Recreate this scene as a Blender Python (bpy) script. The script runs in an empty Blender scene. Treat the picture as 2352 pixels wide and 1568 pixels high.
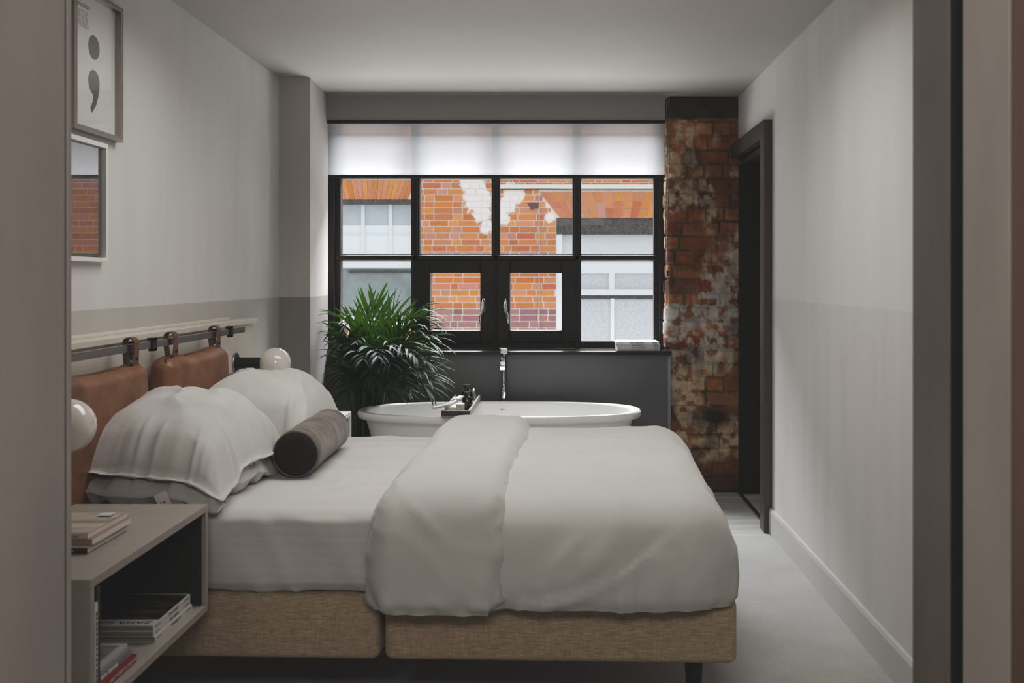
import bpy, math, random
import numpy as np
from mathutils import Vector, Matrix

R = random.Random(7)
SC = bpy.context.scene
COL = SC.collection
EYE = 1.30            # camera height
F = 2287.0            # focal length in pixels of the 2352 wide frame
VX, VY = 1281.0, 638.0

def at(px, py, d):
    """world point at depth d for a direction measured in the photograph"""
    return Vector(((px - VX) * d / F, d, EYE - (py - VY) * d / F))

def S(r, g, b, a=1.0):
    def c(u):
        u /= 255.0
        return u / 12.92 if u <= 0.04045 else ((u + 0.055) / 1.055) ** 2.4
    return (c(r), c(g), c(b), a)

# ------------------------------------------------------------------ noise
def _hash(i, j, k, seed):
    n = (i.astype(np.int64) * 374761393 + j.astype(np.int64) * 668265263 + k.astype(np.int64) * 1440662683 + seed * 974711) & 0xFFFFFFFF
    n = ((n ^ (n >> 13)) * 1274126177) & 0xFFFFFFFF
    n = ((n ^ (n >> 16)) * 2246822519) & 0xFFFFFFFF
    return ((n ^ (n >> 15)) & 0xFFFFFF) / float(0xFFFFFF) * 2 - 1

def vnoise(x, y, z, seed=0):
    x, y, z = np.broadcast_arrays(np.asarray(x, float), np.asarray(y, float), np.asarray(z, float))
    i, j, k = np.floor(x), np.floor(y), np.floor(z)
    fx, fy, fz = x - i, y - j, z - k
    s = lambda t: t * t * t * (t * (t * 6 - 15) + 10)
    fx, fy, fz = s(fx), s(fy), s(fz)
    def h(a, b, c): return _hash(i + a, j + b, k + c, seed)
    l = lambda a, b, t: a + (b - a) * t
    return l(l(l(h(0,0,0), h(1,0,0), fx), l(h(0,1,0), h(1,1,0), fx), fy),
             l(l(h(0,0,1), h(1,0,1), fx), l(h(0,1,1), h(1,1,1), fx), fy), fz)

def fbm(x, y, z, octv=3, seed=0):
    t, a, f, n = 0, 1.0, 1.0, 0
    for o in range(octv):
        t = t + a * vnoise(np.asarray(x) * f + 13.7 * o, np.asarray(y) * f + 5.1 * o, np.asarray(z) * f, seed + o)
        n += a; a *= 0.5; f *= 2.03
    return t / n

def sstep(a, b, x):
    t = np.clip((x - a) / (b - a), 0, 1)
    return t * t * (3 - 2 * t)

# ------------------------------------------------------------------ mesh builder
class MB:
    def __init__(self):
        self.v, self.f, self.c = [], [], []
    def add(self, vs, fs, col=None):
        o = len(self.v)
        self.v += [tuple(map(float, p)) for p in vs]
        self.f += [tuple(i + o for i in q) for q in fs]
        if col is not None:
            self.c += [col] * len(vs)
        return self
    def box(self, x0, x1, y0, y1, z0, z1, col=None):
        v = [(x, y, z) for z in (z0, z1) for y in (y0, y1) for x in (x0, x1)]
        f = [(0,2,3,1), (4,5,7,6), (0,1,5,4), (2,6,7,3), (0,4,6,2), (1,3,7,5)]
        return self.add(v, f, col)
    def obox(self, c, ax, ay, az, hx, hy, hz):
        c, ax, ay, az = Vector(c), Vector(ax).normalized(), Vector(ay).normalized(), Vector(az).normalized()
        v = [c + ax*hx*sx + ay*hy*sy + az*hz*sz for sz in (-1,1) for sy in (-1,1) for sx in (-1,1)]
        f = [(0,2,3,1), (4,5,7,6), (0,1,5,4), (2,6,7,3), (0,4,6,2), (1,3,7,5)]
        return self.add(v, f)
    def grid(self, P, cu=False, cv=False):
        P = np.asarray(P, float); m, n = P.shape[:2]
        f = []
        for i in range(m - (0 if cu else 1)):
            for j in range(n - (0 if cv else 1)):
                a, b = i, (i + 1) % m; c, d = j, (j + 1) % n
                f.append((a*n + c, b*n + c, b*n + d, a*n + d))
        return self.add(P.reshape(-1, 3), f)
    def tube(self, path, r, n=10, cap=True, flat=1.0):
        path = [Vector(p) for p in path]
        rs = r if hasattr(r, '__len__') else [r] * len(path)
        up = Vector((0, 0, 1)); prev = None; rings = []
        for i, p in enumerate(path):
            t = (path[min(i+1, len(path)-1)] - path[max(i-1, 0)]).normalized()
            if prev is None:
                a = t.cross(up)
                if a.length < 1e-3: a = t.cross(Vector((1, 0, 0)))
            else:
                a = prev - t * prev.dot(t)
            a.normalize(); prev = a
            b = t.cross(a)
            rings.append([p + (a*math.cos(w) + b*math.sin(w)*flat) * rs[i] for w in [2*math.pi*k/n for k in range(n)]])
        o = len(self.v)
        self.grid(np.array([[tuple(q) for q in rr] for rr in rings]), cv=True)
        if cap:
            m = len(path)
            self.f.append(tuple(o + k for k in range(n)))
            self.f.append(tuple(o + (m-1)*n + k for k in reversed(range(n))))
        return self
    def cyl(self, p0, p1, r0, r1=None, n=32):
        return self.tube([p0, p1], [r0, r0 if r1 is None else r1], n)
    def lathe(self, prof, c=(0,0,0), axis='z', n=40):
        P = []
        for r, h in prof:
            row = []
            for k in range(n):
                a = 2*math.pi*k/n
                u, w = r*math.cos(a), r*math.sin(a)
                q = {'z': (u, w, h), 'x': (h, u, w), 'y': (u, h, w)}[axis]
                row.append((q[0]+c[0], q[1]+c[1], q[2]+c[2]))
            P.append(row)
        return self.grid(np.array(P), cv=True)
    def sphere(self, c, r, n=32, sq=1.0):
        prof = [(max(1e-5, r*math.sin(math.pi*i/n)), -r*sq*math.cos(math.pi*i/n)) for i in range(n+1)]
        return self.lathe(prof, c, 'z', n*2)
    def rbox(self, x0, x1, y0, y1, z0, z1, r=(.02,.02,.02), n=4, h=.05, bottom=True):
        """rounded box; with bottom=False the lower edge stays open and square"""
        lo, hi = np.array([x0, y0, z0], float), np.array([x1, y1, z1], float)
        r = np.array(r, float)
        def coords(a):
            th = np.linspace(0, math.pi/4, n+1)
            e = r[a] - r[a]*np.tan(th[::-1])
            lo_e = lo[a] + e; hi_e = hi[a] - e[::-1]
            if a == 2 and not bottom:
                lo_e = np.array([lo[2]])
            k = max(1, int((hi_e[0]-lo_e[-1])/h))
            mid = np.linspace(lo_e[-1], hi_e[0], k+1)[1:-1]
            return np.concatenate([lo_e, mid, hi_e])
        cs = [coords(a) for a in range(3)]
        vid, verts, faces = {}, [], []
        def gid(p):
            k = tuple(np.round(p, 6))
            if k not in vid:
                vid[k] = len(verts); verts.append(p)
            return vid[k]
        for a in range(3):
            b, c = (a+1) % 3, (a+2) % 3
            for side in (0, 1):
                if a == 2 and side == 0 and not bottom: continue
                ids = np.empty((len(cs[b]), len(cs[c])), int)
                for i, u in enumerate(cs[b]):
                    for j, w in enumerate(cs[c]):
                        p = np.empty(3); p[a] = hi[a] if side else lo[a]; p[b] = u; p[c] = w
                        ids[i, j] = gid(p)
                for i in range(len(cs[b])-1):
                    for j in range(len(cs[c])-1):
                        q = (ids[i,j], ids[i+1,j], ids[i+1,j+1], ids[i,j+1])
                        faces.append(q if side else q[::-1])
        V = np.array(verts)
        ilo, ihi = lo + r, hi - r
        if not bottom: ilo[2] = lo[2]
        Q = np.clip(V, ilo, ihi); D = (V - Q) / r
        L = np.linalg.norm(D, axis=1, keepdims=True); L[L == 0] = 1
        V = Q + D / L * r
        return self.add(V, faces)
    def build(self, name, mat, parent=None, smooth=False, bevel=0.0, angle=40, color=False):
        me = bpy.data.meshes.new(name)
        off = parent_loc(parent)
        me.from_pydata([(p[0]-off[0], p[1]-off[1], p[2]-off[2]) for p in self.v], [], self.f)
        me.update()
        if color and self.c:
            at_ = me.color_attributes.new('Col', 'FLOAT_COLOR', 'POINT')
            at_.data.foreach_set('color', np.array(self.c, np.float32).ravel())
        o = bpy.data.objects.new(name, me); COL.objects.link(o)
        if isinstance(mat, (list, tuple)):
            for m in mat: me.materials.append(m)
        else:
            me.materials.append(mat)
        if smooth:
            me.polygons.foreach_set('use_smooth', [True]*len(me.polygons))
            if angle < 180: me.set_sharp_from_angle(angle=math.radians(angle))
        if bevel > 0:
            b = o.modifiers.new('edge', 'BEVEL'); b.width = bevel; b.segments = 2; b.limit_method = 'ANGLE'
            b.angle_limit = math.radians(40)
        if parent is not None: o.parent = parent
        return o

def parent_loc(p):
    v = Vector((0, 0, 0))
    while p is not None:
        v += p.location; p = p.parent
    return v

def displace(o, fn):
    me = o.data; n = len(me.vertices)
    co = np.empty(n*3); me.vertices.foreach_get('co', co); co = co.reshape(-1, 3)
    no = np.empty(n*3); me.vertices.foreach_get('normal', no); no = no.reshape(-1, 3)
    off = np.array(parent_loc(o))
    me.vertices.foreach_set('co', (fn(co + off, no) - off).ravel()); me.update()

def tag(o, label=None, cat=None, group=None, kind=None):
    if label: o['label'] = label
    if cat: o['category'] = cat
    if group: o['group'] = group
    if kind: o['kind'] = kind
    return o

def thing(name, label, cat, loc=(0,0,0), group=None, kind=None):
    o = bpy.data.objects.new(name, None); o.empty_display_size = .05
    COL.objects.link(o); o.location = loc
    return tag(o, label, cat, group, kind)

def copy_thing(o, loc, label, parent=None):
    c = o.copy(); COL.objects.link(c)
    if parent is None:
        c.location = loc; c['label'] = label
    else:
        c.parent = parent
    for ch in list(o.children): copy_thing(ch, None, None, c)
    return c

def text_part(s, name, mat, parent, origin, right, up, size, align='LEFT', lift=.0006, sx=1.0, label=None):
    cu = bpy.data.curves.new('t', 'FONT'); cu.body = s; cu.size = size; cu.align_x = align; cu.align_y = 'CENTER'
    ob = bpy.data.objects.new('t', cu); COL.objects.link(ob)
    dg = bpy.context.evaluated_depsgraph_get(); dg.update()
    me = bpy.data.meshes.new_from_object(ob.evaluated_get(dg))
    COL.objects.unlink(ob); bpy.data.objects.remove(ob)
    r, u = Vector(right).normalized(), Vector(up).normalized(); nn = r.cross(u)
    o0 = Vector(origin) + nn*lift
    m = MB()
    m.v = [tuple(o0 + r*v.co.x*sx + u*v.co.y) for v in me.vertices]
    m.f = [tuple(p.vertices) for p in me.polygons]
    bpy.data.meshes.remove(me)
    ob = m.build(name, mat, parent)
    if label: ob['label'] = label
    return ob

# ------------------------------------------------------------------ materials
class N:
    def __init__(self, name):
        self.m = bpy.data.materials.new(name); self.m.use_nodes = True
        self.t = self.m.node_tree; self.n = self.t.nodes; self.l = self.t.links
        self.b = self.n['Principled BSDF']; self.out = self.n['Material Output']
    def new(self, t, **k):
        x = self.n.new(t)
        for a, v in k.items(): setattr(x, a, v)
        return x
    def link(self, a, b): self.l.new(a, b)
    def noise(self, scale, detail=3, rough=.55, vec=None, stretch=None):
        tc = self.new('ShaderNodeTexCoord'); mp = self.new('ShaderNodeMapping')
        self.link(vec if vec is not None else tc.outputs['Object'], mp.inputs[0])
        if stretch: mp.inputs['Scale'].default_value = stretch
        nz = self.new('ShaderNodeTexNoise'); nz.inputs['Scale'].default_value = scale
        nz.inputs['Detail'].default_value = detail; nz.inputs['Roughness'].default_value = rough
        self.link(mp.outputs[0], nz.inputs['Vector'])
        return nz.outputs[0]
    def ramp(self, fac, stops):
        r = self.new('ShaderNodeValToRGB'); e = r.color_ramp.elements
        e[0].position, e[0].color = stops[0]; e[1].position, e[1].color = stops[-1]
        for p, c in stops[1:-1]:
            k = e.new(p); k.color = c
        self.link(fac, r.inputs[0]); return r.outputs[0]
    def mix(self, fac, a, b, mode='MIX'):
        x = self.new('ShaderNodeMix', data_type='RGBA', blend_type=mode)
        for s, v in ((x.inputs[0], fac), (x.inputs[6], a), (x.inputs[7], b)):
            if hasattr(v, 'links') or hasattr(v, 'is_linked'): self.link(v, s)
            else: s.default_value = v
        return x.outputs[2]
    def bump(self, h, strength, dist=.002, prev=None):
        x = self.new('ShaderNodeBump'); x.inputs['Strength'].default_value = strength; x.inputs['Distance'].default_value = dist
        self.link(h, x.inputs['Height'])
        if prev is not None: self.link(prev, x.inputs['Normal'])
        return x.outputs[0]

def mat(name, col, rough=.5, metal=0, vary=None, bump=None, sheen=0, spec=.5, coat=0, stretch=None):
    k = N(name); b = k.b
    b.inputs['Base Color'].default_value = col; b.inputs['Roughness'].default_value = rough
    b.inputs['Metallic'].default_value = metal; b.inputs['Specular IOR Level'].default_value = spec
    b.inputs['Sheen Weight'].default_value = sheen; b.inputs['Coat Weight'].default_value = coat
    if vary:
        sc, lo, hi = vary
        nz = k.noise(sc, 4, stretch=stretch)
        c = k.ramp(nz, [(.3, (col[0]*lo, col[1]*lo, col[2]*lo, 1)), (.7, (min(1, col[0]*hi), min(1, col[1]*hi), min(1, col[2]*hi), 1))])
        k.link(c, b.inputs['Base Color'])
    if bump:
        sc, st, di = bump
        k.link(k.bump(k.noise(sc, 3, stretch=stretch), st, di), b.inputs['Normal'])
    return k.m

def glass_mat(name, tint=(1,1,1,1), rough=0.0, ior=1.45, strength=1.0):
    k = N(name); k.n.remove(k.b)
    tr = k.new('ShaderNodeBsdfTransparent'); tr.inputs[0].default_value = tint
    gl = k.new('ShaderNodeBsdfGlossy'); gl.inputs['Roughness'].default_value = rough
    f0 = ((ior-1)/(ior+1))**2
    lw = k.new('ShaderNodeLayerWeight'); lw.inputs[0].default_value = .5
    pw = k.new('ShaderNodeMath', operation='POWER'); pw.inputs[1].default_value = 5; k.link(lw.outputs['Facing'], pw.inputs[0])
    mu = k.new('ShaderNodeMath', operation='MULTIPLY_ADD'); mu.use_clamp = True
    mu.inputs[1].default_value = (1-f0)*strength; mu.inputs[2].default_value = f0*strength
    k.link(pw.outputs[0], mu.inputs[0])
    mx = k.new('ShaderNodeMixShader')
    k.link(mu.outputs[0], mx.inputs[0]); k.link(tr.outputs[0], mx.inputs[1]); k.link(gl.outputs[0], mx.inputs[2])
    k.link(mx.outputs[0], k.out.inputs[0]); return k.m

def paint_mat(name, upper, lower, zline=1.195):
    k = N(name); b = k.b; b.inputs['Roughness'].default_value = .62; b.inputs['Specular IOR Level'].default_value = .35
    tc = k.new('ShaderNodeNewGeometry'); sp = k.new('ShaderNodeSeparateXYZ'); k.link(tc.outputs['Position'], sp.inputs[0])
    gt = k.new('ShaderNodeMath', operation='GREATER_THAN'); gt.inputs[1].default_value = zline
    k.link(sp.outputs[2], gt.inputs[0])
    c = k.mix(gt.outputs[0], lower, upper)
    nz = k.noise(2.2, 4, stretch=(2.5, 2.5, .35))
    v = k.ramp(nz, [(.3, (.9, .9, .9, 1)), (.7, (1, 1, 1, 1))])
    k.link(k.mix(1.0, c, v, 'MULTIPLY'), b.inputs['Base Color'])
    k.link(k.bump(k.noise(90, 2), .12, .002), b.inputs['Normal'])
    return k.m

def attr_mat(name, rough=.85, bump=None, extra=None):
    k = N(name); b = k.b; b.inputs['Roughness'].default_value = rough; b.inputs['Specular IOR Level'].default_value = .25
    a = k.new('ShaderNodeVertexColor'); a.layer_name = 'Col'
    c = a.outputs[0]
    nz = k.noise(38, 4)
    c = k.mix(1.0, c, k.ramp(nz, [(.25, (.78, .78, .78, 1)), (.75, (1.12, 1.12, 1.12, 1))]), 'MULTIPLY')
    if extra: c = extra(k, c)
    k.link(c, b.inputs['Base Color'])
    if bump: k.link(k.bump(k.noise(bump[0], 4), bump[1], bump[2]), b.inputs['Normal'])
    return k.m

M = {}
M['paint'] = paint_mat('two_tone_wall_paint', S(210, 208, 205), S(184, 180, 175))
M['paint_right'] = paint_mat('two_tone_wall_paint_lit', S(216, 215, 212), S(208, 206, 203))  # copy of the wall paint, lightened to carry the light on this wall
M['paint_shade'] = paint_mat('two_tone_wall_paint_shaded', S(176, 172, 168), S(132, 128, 125))  # copy of the wall paint, darkened to carry the pier's shade
M['ceiling'] = mat('ceiling_paint', S(173, 170, 167), .7, vary=(2.0, .95, 1.0), spec=.3)
M['back_paint'] = mat('lower_wall_paint_shaded', S(90, 90, 92), .45, vary=(3, .93, 1.04), bump=(80, .1, .002))  # lower wall paint with the shade below the sill put into its colour
M['jamb'] = mat('jamb_metal_paint', S(172, 165, 158), .5, vary=(3.5, .78, 1.08), bump=(120, .1, .001), stretch=(1, 1, .4))
M['jamb_dark'] = mat('brown_steel', S(112, 103, 96), .5, vary=(4, .7, 1.1), bump=(120, .12, .001), stretch=(1, 1, .4))
M['jamb_wood'] = mat('orange_brown_timber', S(112, 82, 62), .5, vary=(6, .7, 1.1), stretch=(4, 4, .3))
M['black'] = mat('black_matt', S(20, 20, 19), .6, spec=.3)
M['door_black'] = mat('black_door_paint', S(24, 24, 23), .55, spec=.25)
M['casing'] = mat('black_satin_casing', S(62, 59, 56), .35, spec=.5)
M['frame_black'] = mat('black_powder_coat', S(17, 15, 14), .45, spec=.3)
M['sill'] = mat('black_gloss_sill', S(24, 24, 23), .22, spec=.6)
M['skirting'] = mat('skirting_paint', S(186, 184, 182), .4)
M['laminate'] = mat('warm_grey_laminate', S(152, 145, 138), .42, vary=(9, .93, 1.03), stretch=(1, 6, 6))
M['laminate_pale'] = mat('pale_laminate', S(206, 199, 189), .4, vary=(7, .95, 1.02))
M['white_lam'] = mat('white_laminate', S(222, 220, 217), .4)
M['shade_dark'] = mat('cabinet_shade', S(34, 33, 30), .8, spec=.2)  # near-black colour carries the shade inside the open compartment
M['steel'] = mat('brushed_steel', S(150, 147, 142), .32, 1.0, bump=(160, .05, .001))
M['chrome'] = mat('chrome', S(225, 226, 228), .06, 1.0)
M['dark_metal'] = mat('dark_metal', S(52, 50, 48), .4, 1.0)
M['white_metal'] = mat('white_frame', S(226, 224, 221), .45)
M['grey_metal'] = mat('grey_aluminium', S(150, 142, 135), .35, .85)
M['poster'] = mat('poster_paper', S(232, 230, 226), .6)
M['paper'] = mat('printed_paper', S(196, 194, 191), .6)
M['ink'] = mat('black_ink', S(38, 37, 36), .6)
M['ink_grey'] = mat('grey_ink', S(98, 96, 94), .6)
M['ink_white'] = mat('white_ink', S(225, 220, 215), .6)
M['leather'] = None
M['opal'] = mat('opal_glass', S(216, 209, 202), .08, spec=.6, coat=.6)
M['tub'] = mat('white_tub_enamel', S(222, 220, 217), .3, spec=.5)
M['velvet'] = None
M['tray'] = mat('grey_tray_timber', S(126, 118, 110), .5)
M['tray_edge'] = mat('dark_walnut_tray_end', S(50, 38, 31), .45)
M['bottle'] = mat('dark_brown_bottle', S(24, 18, 16), .12, spec=.6)
M['cap'] = mat('black_cap', S(40, 39, 38), .25)
M['soap'] = mat('green_grey_marble_soap', S(186, 186, 170), .45, vary=(30, .7, 1.08))
M['towel'] = mat('white_cotton', S(206, 204, 200), .85, bump=(200, .3, .002))
M['pot'] = mat('dark_planter', S(40, 39, 38), .5)
M['soil'] = mat('soil', S(48, 37, 28), .95, bump=(60, .8, .01))
M['pages'] = mat('page_edges', S(214, 205, 200), .8, vary=(5, .9, 1.02), stretch=(1, 1, 120))
M['pages_dim'] = mat('cream_page_edges', S(128, 124, 106), .8, vary=(5, .75, 1.05), stretch=(1, 1, 160))
M['render_white'] = mat('white_window_paint', S(228, 230, 230), .5)
M['stone_and_shadow'] = mat('stained_lintel_and_shadow', S(84, 78, 73), .9, vary=(40, .5, 1.3), bump=(60, .5, .01))
M['glass'] = glass_mat('window_glass', strength=.10)
M['pic_glass'] = glass_mat('picture_glass', ior=1.75, strength=1.3)
M['pic_glass2'] = glass_mat('reflective_picture_glass', ior=2.6, strength=1.25)
M['outlet'] = mat('socket_plate', S(170, 166, 160), .3, .4)

def carpet():
    k = N('pale_grey_carpet'); b = k.b; b.inputs['Roughness'].default_value = 1; b.inputs['Sheen Weight'].default_value = .25
    b.inputs['Specular IOR Level'].default_value = .1
    n1 = k.noise(160, 4, .7); n2 = k.noise(6, 3)
    c = k.ramp(n1, [(.25, S(150, 148, 145)), (.75, S(196, 195, 193))])
    c = k.mix(1.0, c, k.ramp(n2, [(.3, (.9,.9,.9,1)), (.7, (1.03,1.03,1.03,1))]), 'MULTIPLY')
    k.link(c, b.inputs['Base Color'])
    k.link(k.bump(n1, .7, .006), b.inputs['Normal']); return k.m
M['carpet'] = carpet()

def boards():
    k = N('pale_grey_floor_tile'); b = k.b; b.inputs['Roughness'].default_value = .4
    n = k.noise(3.5, 5, .65, stretch=(.6, 5, 1))
    k.link(k.ramp(n, [(.3, S(150, 150, 149)), (.7, S(214, 212, 209))]), b.inputs['Base Color'])
    return k.m
M['tile'] = boards()

def cloth(name, col, stripes=False, weave=900):
    k = N(name); b = k.b; b.inputs['Roughness'].default_value = .85; b.inputs['Sheen Weight'].default_value = .15
    b.inputs['Specular IOR Level'].default_value = .2
    n = k.noise(7, 4)
    c = k.ramp(n, [(.3, (col[0]*.95, col[1]*.95, col[2]*.95, 1)), (.7, col)])
    if stripes:
        tc = k.new('ShaderNodeTexCoord'); sp = k.new('ShaderNodeSeparateXYZ'); k.link(tc.outputs['Object'], sp.inputs[0])
        w = k.new('ShaderNodeMath', operation='MULTIPLY'); w.inputs[1].default_value = 210; k.link(sp.outputs[2], w.inputs[0])
        sn = k.new('ShaderNodeMath', operation='SINE'); k.link(w.outputs[0], sn.inputs[0])
        c = k.mix(1.0, c, k.ramp(sn.outputs[0], [(0.0, (.955,.955,.955,1)), (1.0, (1,1,1,1))]), 'MULTIPLY')
    k.link(c, b.inputs['Base Color'])
    bm = k.bump(k.noise(28, 4, .6), .16, .006)
    k.link(k.bump(k.noise(weave, 1), .08, .001, bm), b.inputs['Normal'])
    return k.m
M['linen_white'] = cloth('white_cotton_bedding', S(194, 192, 188))
M['sheet'] = cloth('white_satin_stripe_sheet', S(198, 195, 192), True)
M['pillow'] = cloth('white_pillow_cotton', S(190, 188, 185))
def oat():
    k = N('oatmeal_linen_upholstery'); b = k.b; b.inputs['Roughness'].default_value = .95; b.inputs['Sheen Weight'].default_value = .1
    b.inputs['Specular IOR Level'].default_value = .15
    a = k.noise(120, 3, .7, stretch=(.25, 1, 2.4)); c2 = k.noise(120, 3, .7, stretch=(2.4, 1, .25))
    c = k.ramp(a, [(.3, S(142, 124, 100)), (.7, S(190, 171, 145))])
    d = k.ramp(c2, [(.3, (.78,.78,.78,1)), (.7, (1.1,1.1,1.1,1))])
    k.link(k.mix(1.0, c, d, 'MULTIPLY'), b.inputs['Base Color'])
    k.link(k.bump(a, .25, .002), b.inputs['Normal']); return k.m
M['oat'] = oat()
def leather():
    k = N('tan_leather'); b = k.b; b.inputs['Roughness'].default_value = .45; b.inputs['Specular IOR Level'].default_value = .45
    n = k.noise(9, 5, .6); v = k.new('ShaderNodeTexVoronoi'); v.inputs['Scale'].default_value = 260
    tc = k.new('ShaderNodeTexCoord'); k.link(tc.outputs['Object'], v.inputs['Vector'])
    k.link(k.ramp(n, [(.25, S(88, 57, 37)), (.5, S(117, 78, 51)), (.8, S(142, 100, 70))]), b.inputs['Base Color'])
    k.link(k.bump(v.outputs['Distance'], .25, .001, k.bump(k.noise(18, 4), .25, .008)), b.inputs['Normal']); return k.m
M['leather'] = leather()
M['leather_dark'] = mat('dark_leather_seam', S(70, 43, 30), .5)
M['strap'] = mat('strap_leather', S(92, 58, 41), .5)
def velvet():
    k = N('grey_velvet'); b = k.b; b.inputs['Roughness'].default_value = .9; b.inputs['Sheen Weight'].default_value = .5
    b.inputs['Sheen Tint'].default_value = S(190, 185, 180); b.inputs['Specular IOR Level'].default_value = .1
    n = k.noise(9, 5, .65, stretch=(1, 2.2, 1))
    k.link(k.ramp(n, [(.3, S(58, 54, 51)), (.7, S(122, 116, 111))]), b.inputs['Base Color'])
    k.link(k.bump(n, .3, .01), b.inputs['Normal']); return k.m
M['velvet'] = velvet()
M['velvet_dark'] = mat('charcoal_velvet', S(40, 37, 35), .95, spec=.1, vary=(20, .8, 1.15))
def leafm():
    k = N('palm_leaf'); b = k.b; b.inputs['Roughness'].default_value = .48; b.inputs['Specular IOR Level'].default_value = .14
    n = k.noise(5, 3)
    c = k.ramp(n, [(.3, S(10, 22, 16)), (.55, S(16, 36, 22)), (.8, S(34, 64, 28))])
    k.link(c, b.inputs['Base Color'])
    tr = k.new('ShaderNodeBsdfTranslucent'); tr.inputs[0].default_value = S(96, 150, 36)
    mx = k.new('ShaderNodeMixShader'); mx.inputs[0].default_value = .08
    k.link(b.outputs[0], mx.inputs[1]); k.link(tr.outputs[0], mx.inputs[2]); k.link(mx.outputs[0], k.out.inputs[0]); return k.m
M['leaf'] = leafm()
M['stem'] = mat('palm_stem', S(46, 62, 30), .5)
def sheer():
    k = N('sheer_white_blind'); k.n.remove(k.b)
    d = k.new('ShaderNodeBsdfDiffuse'); d.inputs[0].default_value = S(196, 197, 199)
    t = k.new('ShaderNodeBsdfTranslucent'); t.inputs[0].default_value = S(194, 195, 198)
    p = k.new('ShaderNodeBsdfTransparent')
    a = k.new('ShaderNodeMixShader'); a.inputs[0].default_value = .46
    k.link(d.outputs[0], a.inputs[1]); k.link(t.outputs[0], a.inputs[2])
    b = k.new('ShaderNodeMixShader'); b.inputs[0].default_value = .36
    k.link(a.outputs[0], b.inputs[1]); k.link(p.outputs[0], b.inputs[2]); k.link(b.outputs[0], k.out.inputs[0]); return k.m
M['sheer'] = sheer()
M['blind_grey'] = mat('grey_blackout_fabric', S(150, 149, 146), .9, bump=(400, .1, .001), spec=.1)

# ================================================================== SETTING
H = 2.40; XL = -1.533; XR = 1.095
def struct(name, mb, m, label, cat, bevel=0, **k):
    return tag(mb.build(name, m, None, bevel=bevel, **k), label, cat, kind='structure')

struct('floor', MB().box(XL-.1, XR+.1, -2.2, 5.01, -.06, 0), M['carpet'], 'pale grey carpet covering the bedroom floor around the bed', 'carpet')
struct('floor.001', MB().box(XL-.1, 2.3, 5.01, 6.35, -.06, -.004), M['tile'], 'pale streaked grey floor of the bathing area beside the black door', 'floor')
struct('ceiling', MB().box(XL-.1, XR+.1, -2.2, 6.35, H, H+.1), M['ceiling'], 'plain pale grey ceiling over the whole room', 'ceiling')
struct('wall_left', MB().box(XL-.1, XL, -2.2, 6.35, 0, H), M['paint'], 'left grey wall with darker painted lower half behind the headboard', 'wall')
DY0, DY1, DH = 5.16, 6.06, 2.02
struct('wall_right', MB().box(XR, XR+.1, -2.2, DY0, 0, H).box(XR, XR+.1, DY0, DY1, DH, H).box(XR, XR+.1, DY1, 6.35, 0, H), M['paint_right'],
       'right pale grey wall with the black doorway at its far end', 'wall')
struct('wall_rear', MB().box(XL-.1, XR+.1, -2.2, -2.1, 0, H), M['paint'], 'rear wall behind the viewpoint', 'wall')
# pier on the left, window wall
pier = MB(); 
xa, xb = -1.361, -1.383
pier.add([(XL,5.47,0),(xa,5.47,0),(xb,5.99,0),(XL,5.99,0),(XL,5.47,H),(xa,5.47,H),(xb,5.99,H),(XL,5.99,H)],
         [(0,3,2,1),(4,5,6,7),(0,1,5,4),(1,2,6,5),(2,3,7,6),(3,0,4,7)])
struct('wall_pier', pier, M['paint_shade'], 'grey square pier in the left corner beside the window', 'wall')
SZ = .861
struct('wall_back', MB().box(XL, .672, 6.02, 6.35, 0, SZ-.026).box(XL-.1, XR+.1, 6.19, 6.35, 2.30, H).box(XL-.1, -1.46, 6.19, 6.35, 0, 2.3).box(.715, 2.3, 6.24, 6.35, 0, 2.3),
       M['back_paint'], 'wall under the window behind the bathtub with its shade painted dark grey', 'wall')
struct('trim_1', MB().box(.664, .682, 6.005, 6.03, 0, SZ-.026), mat('plaster_edge', S(134, 136, 140), .6), 'narrow pale plaster edge between dark wall and brick pillar', 'trim')
struct('trim_2', MB().box(-1.40, .684, 5.968, 6.2, SZ-.025, SZ), M['sill'], 'glossy black window sill under the black window', 'window sill', bevel=.002)
# skirting
sk = MB(); prof = [(XR, 0), (XR-.016, 0), (XR-.016, .112), (XR-.010, .124), (XR, .127)]
sk.add([(x, y, z) for y in (1.65, DY0-.075) for x, z in prof], [(0,5,6,1),(1,6,7,2),(2,7,8,3),(3,8,9,4),(0,1,2,3,4),(9,8,7,6,5)])
struct('baseboard_right', sk, M['skirting'], 'painted pale grey skirting board along the right wall', 'baseboard')

# room beyond the doorway
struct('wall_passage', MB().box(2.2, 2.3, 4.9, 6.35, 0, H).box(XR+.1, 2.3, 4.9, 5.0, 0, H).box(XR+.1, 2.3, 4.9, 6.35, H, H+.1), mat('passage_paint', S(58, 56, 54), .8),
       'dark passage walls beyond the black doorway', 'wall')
door = thing('door_1', 'black open door and black casing in the right wall by the brick pillar', 'door', (XR, 5.6, 0), kind='structure')
c = MB()
cw, cp = .085, .042
for a, b in ((DY0-.02-.055, DY0+.03),):
    c.box(XR-cp, XR+.10, a, b, 0, DH+.09)
c.box(XR-cp, XR+.10, DY1-.015, DY1+.035, 0, DH+.09)
c.box(XR-cp, XR+.10, DY0+.03, DY1-.015, DH, DH+.09)
c.build('door_casing', M['casing'], door, bevel=.002)
MB().box(XR+.02, XR+.10, DY0+.03, DY1-.015, DH-.035, DH).box(XR+.035, XR+.1, DY0+.03, DY0+.06, 0, DH-.03).build('door_stop', M['casing'], door)
lf = MB().box(XR+.0, XR+.86, DY1-.065, DY1-.022, .006, DH-.04)
lf.build('door_leaf', M['door_black'], door, bevel=.002)
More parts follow.
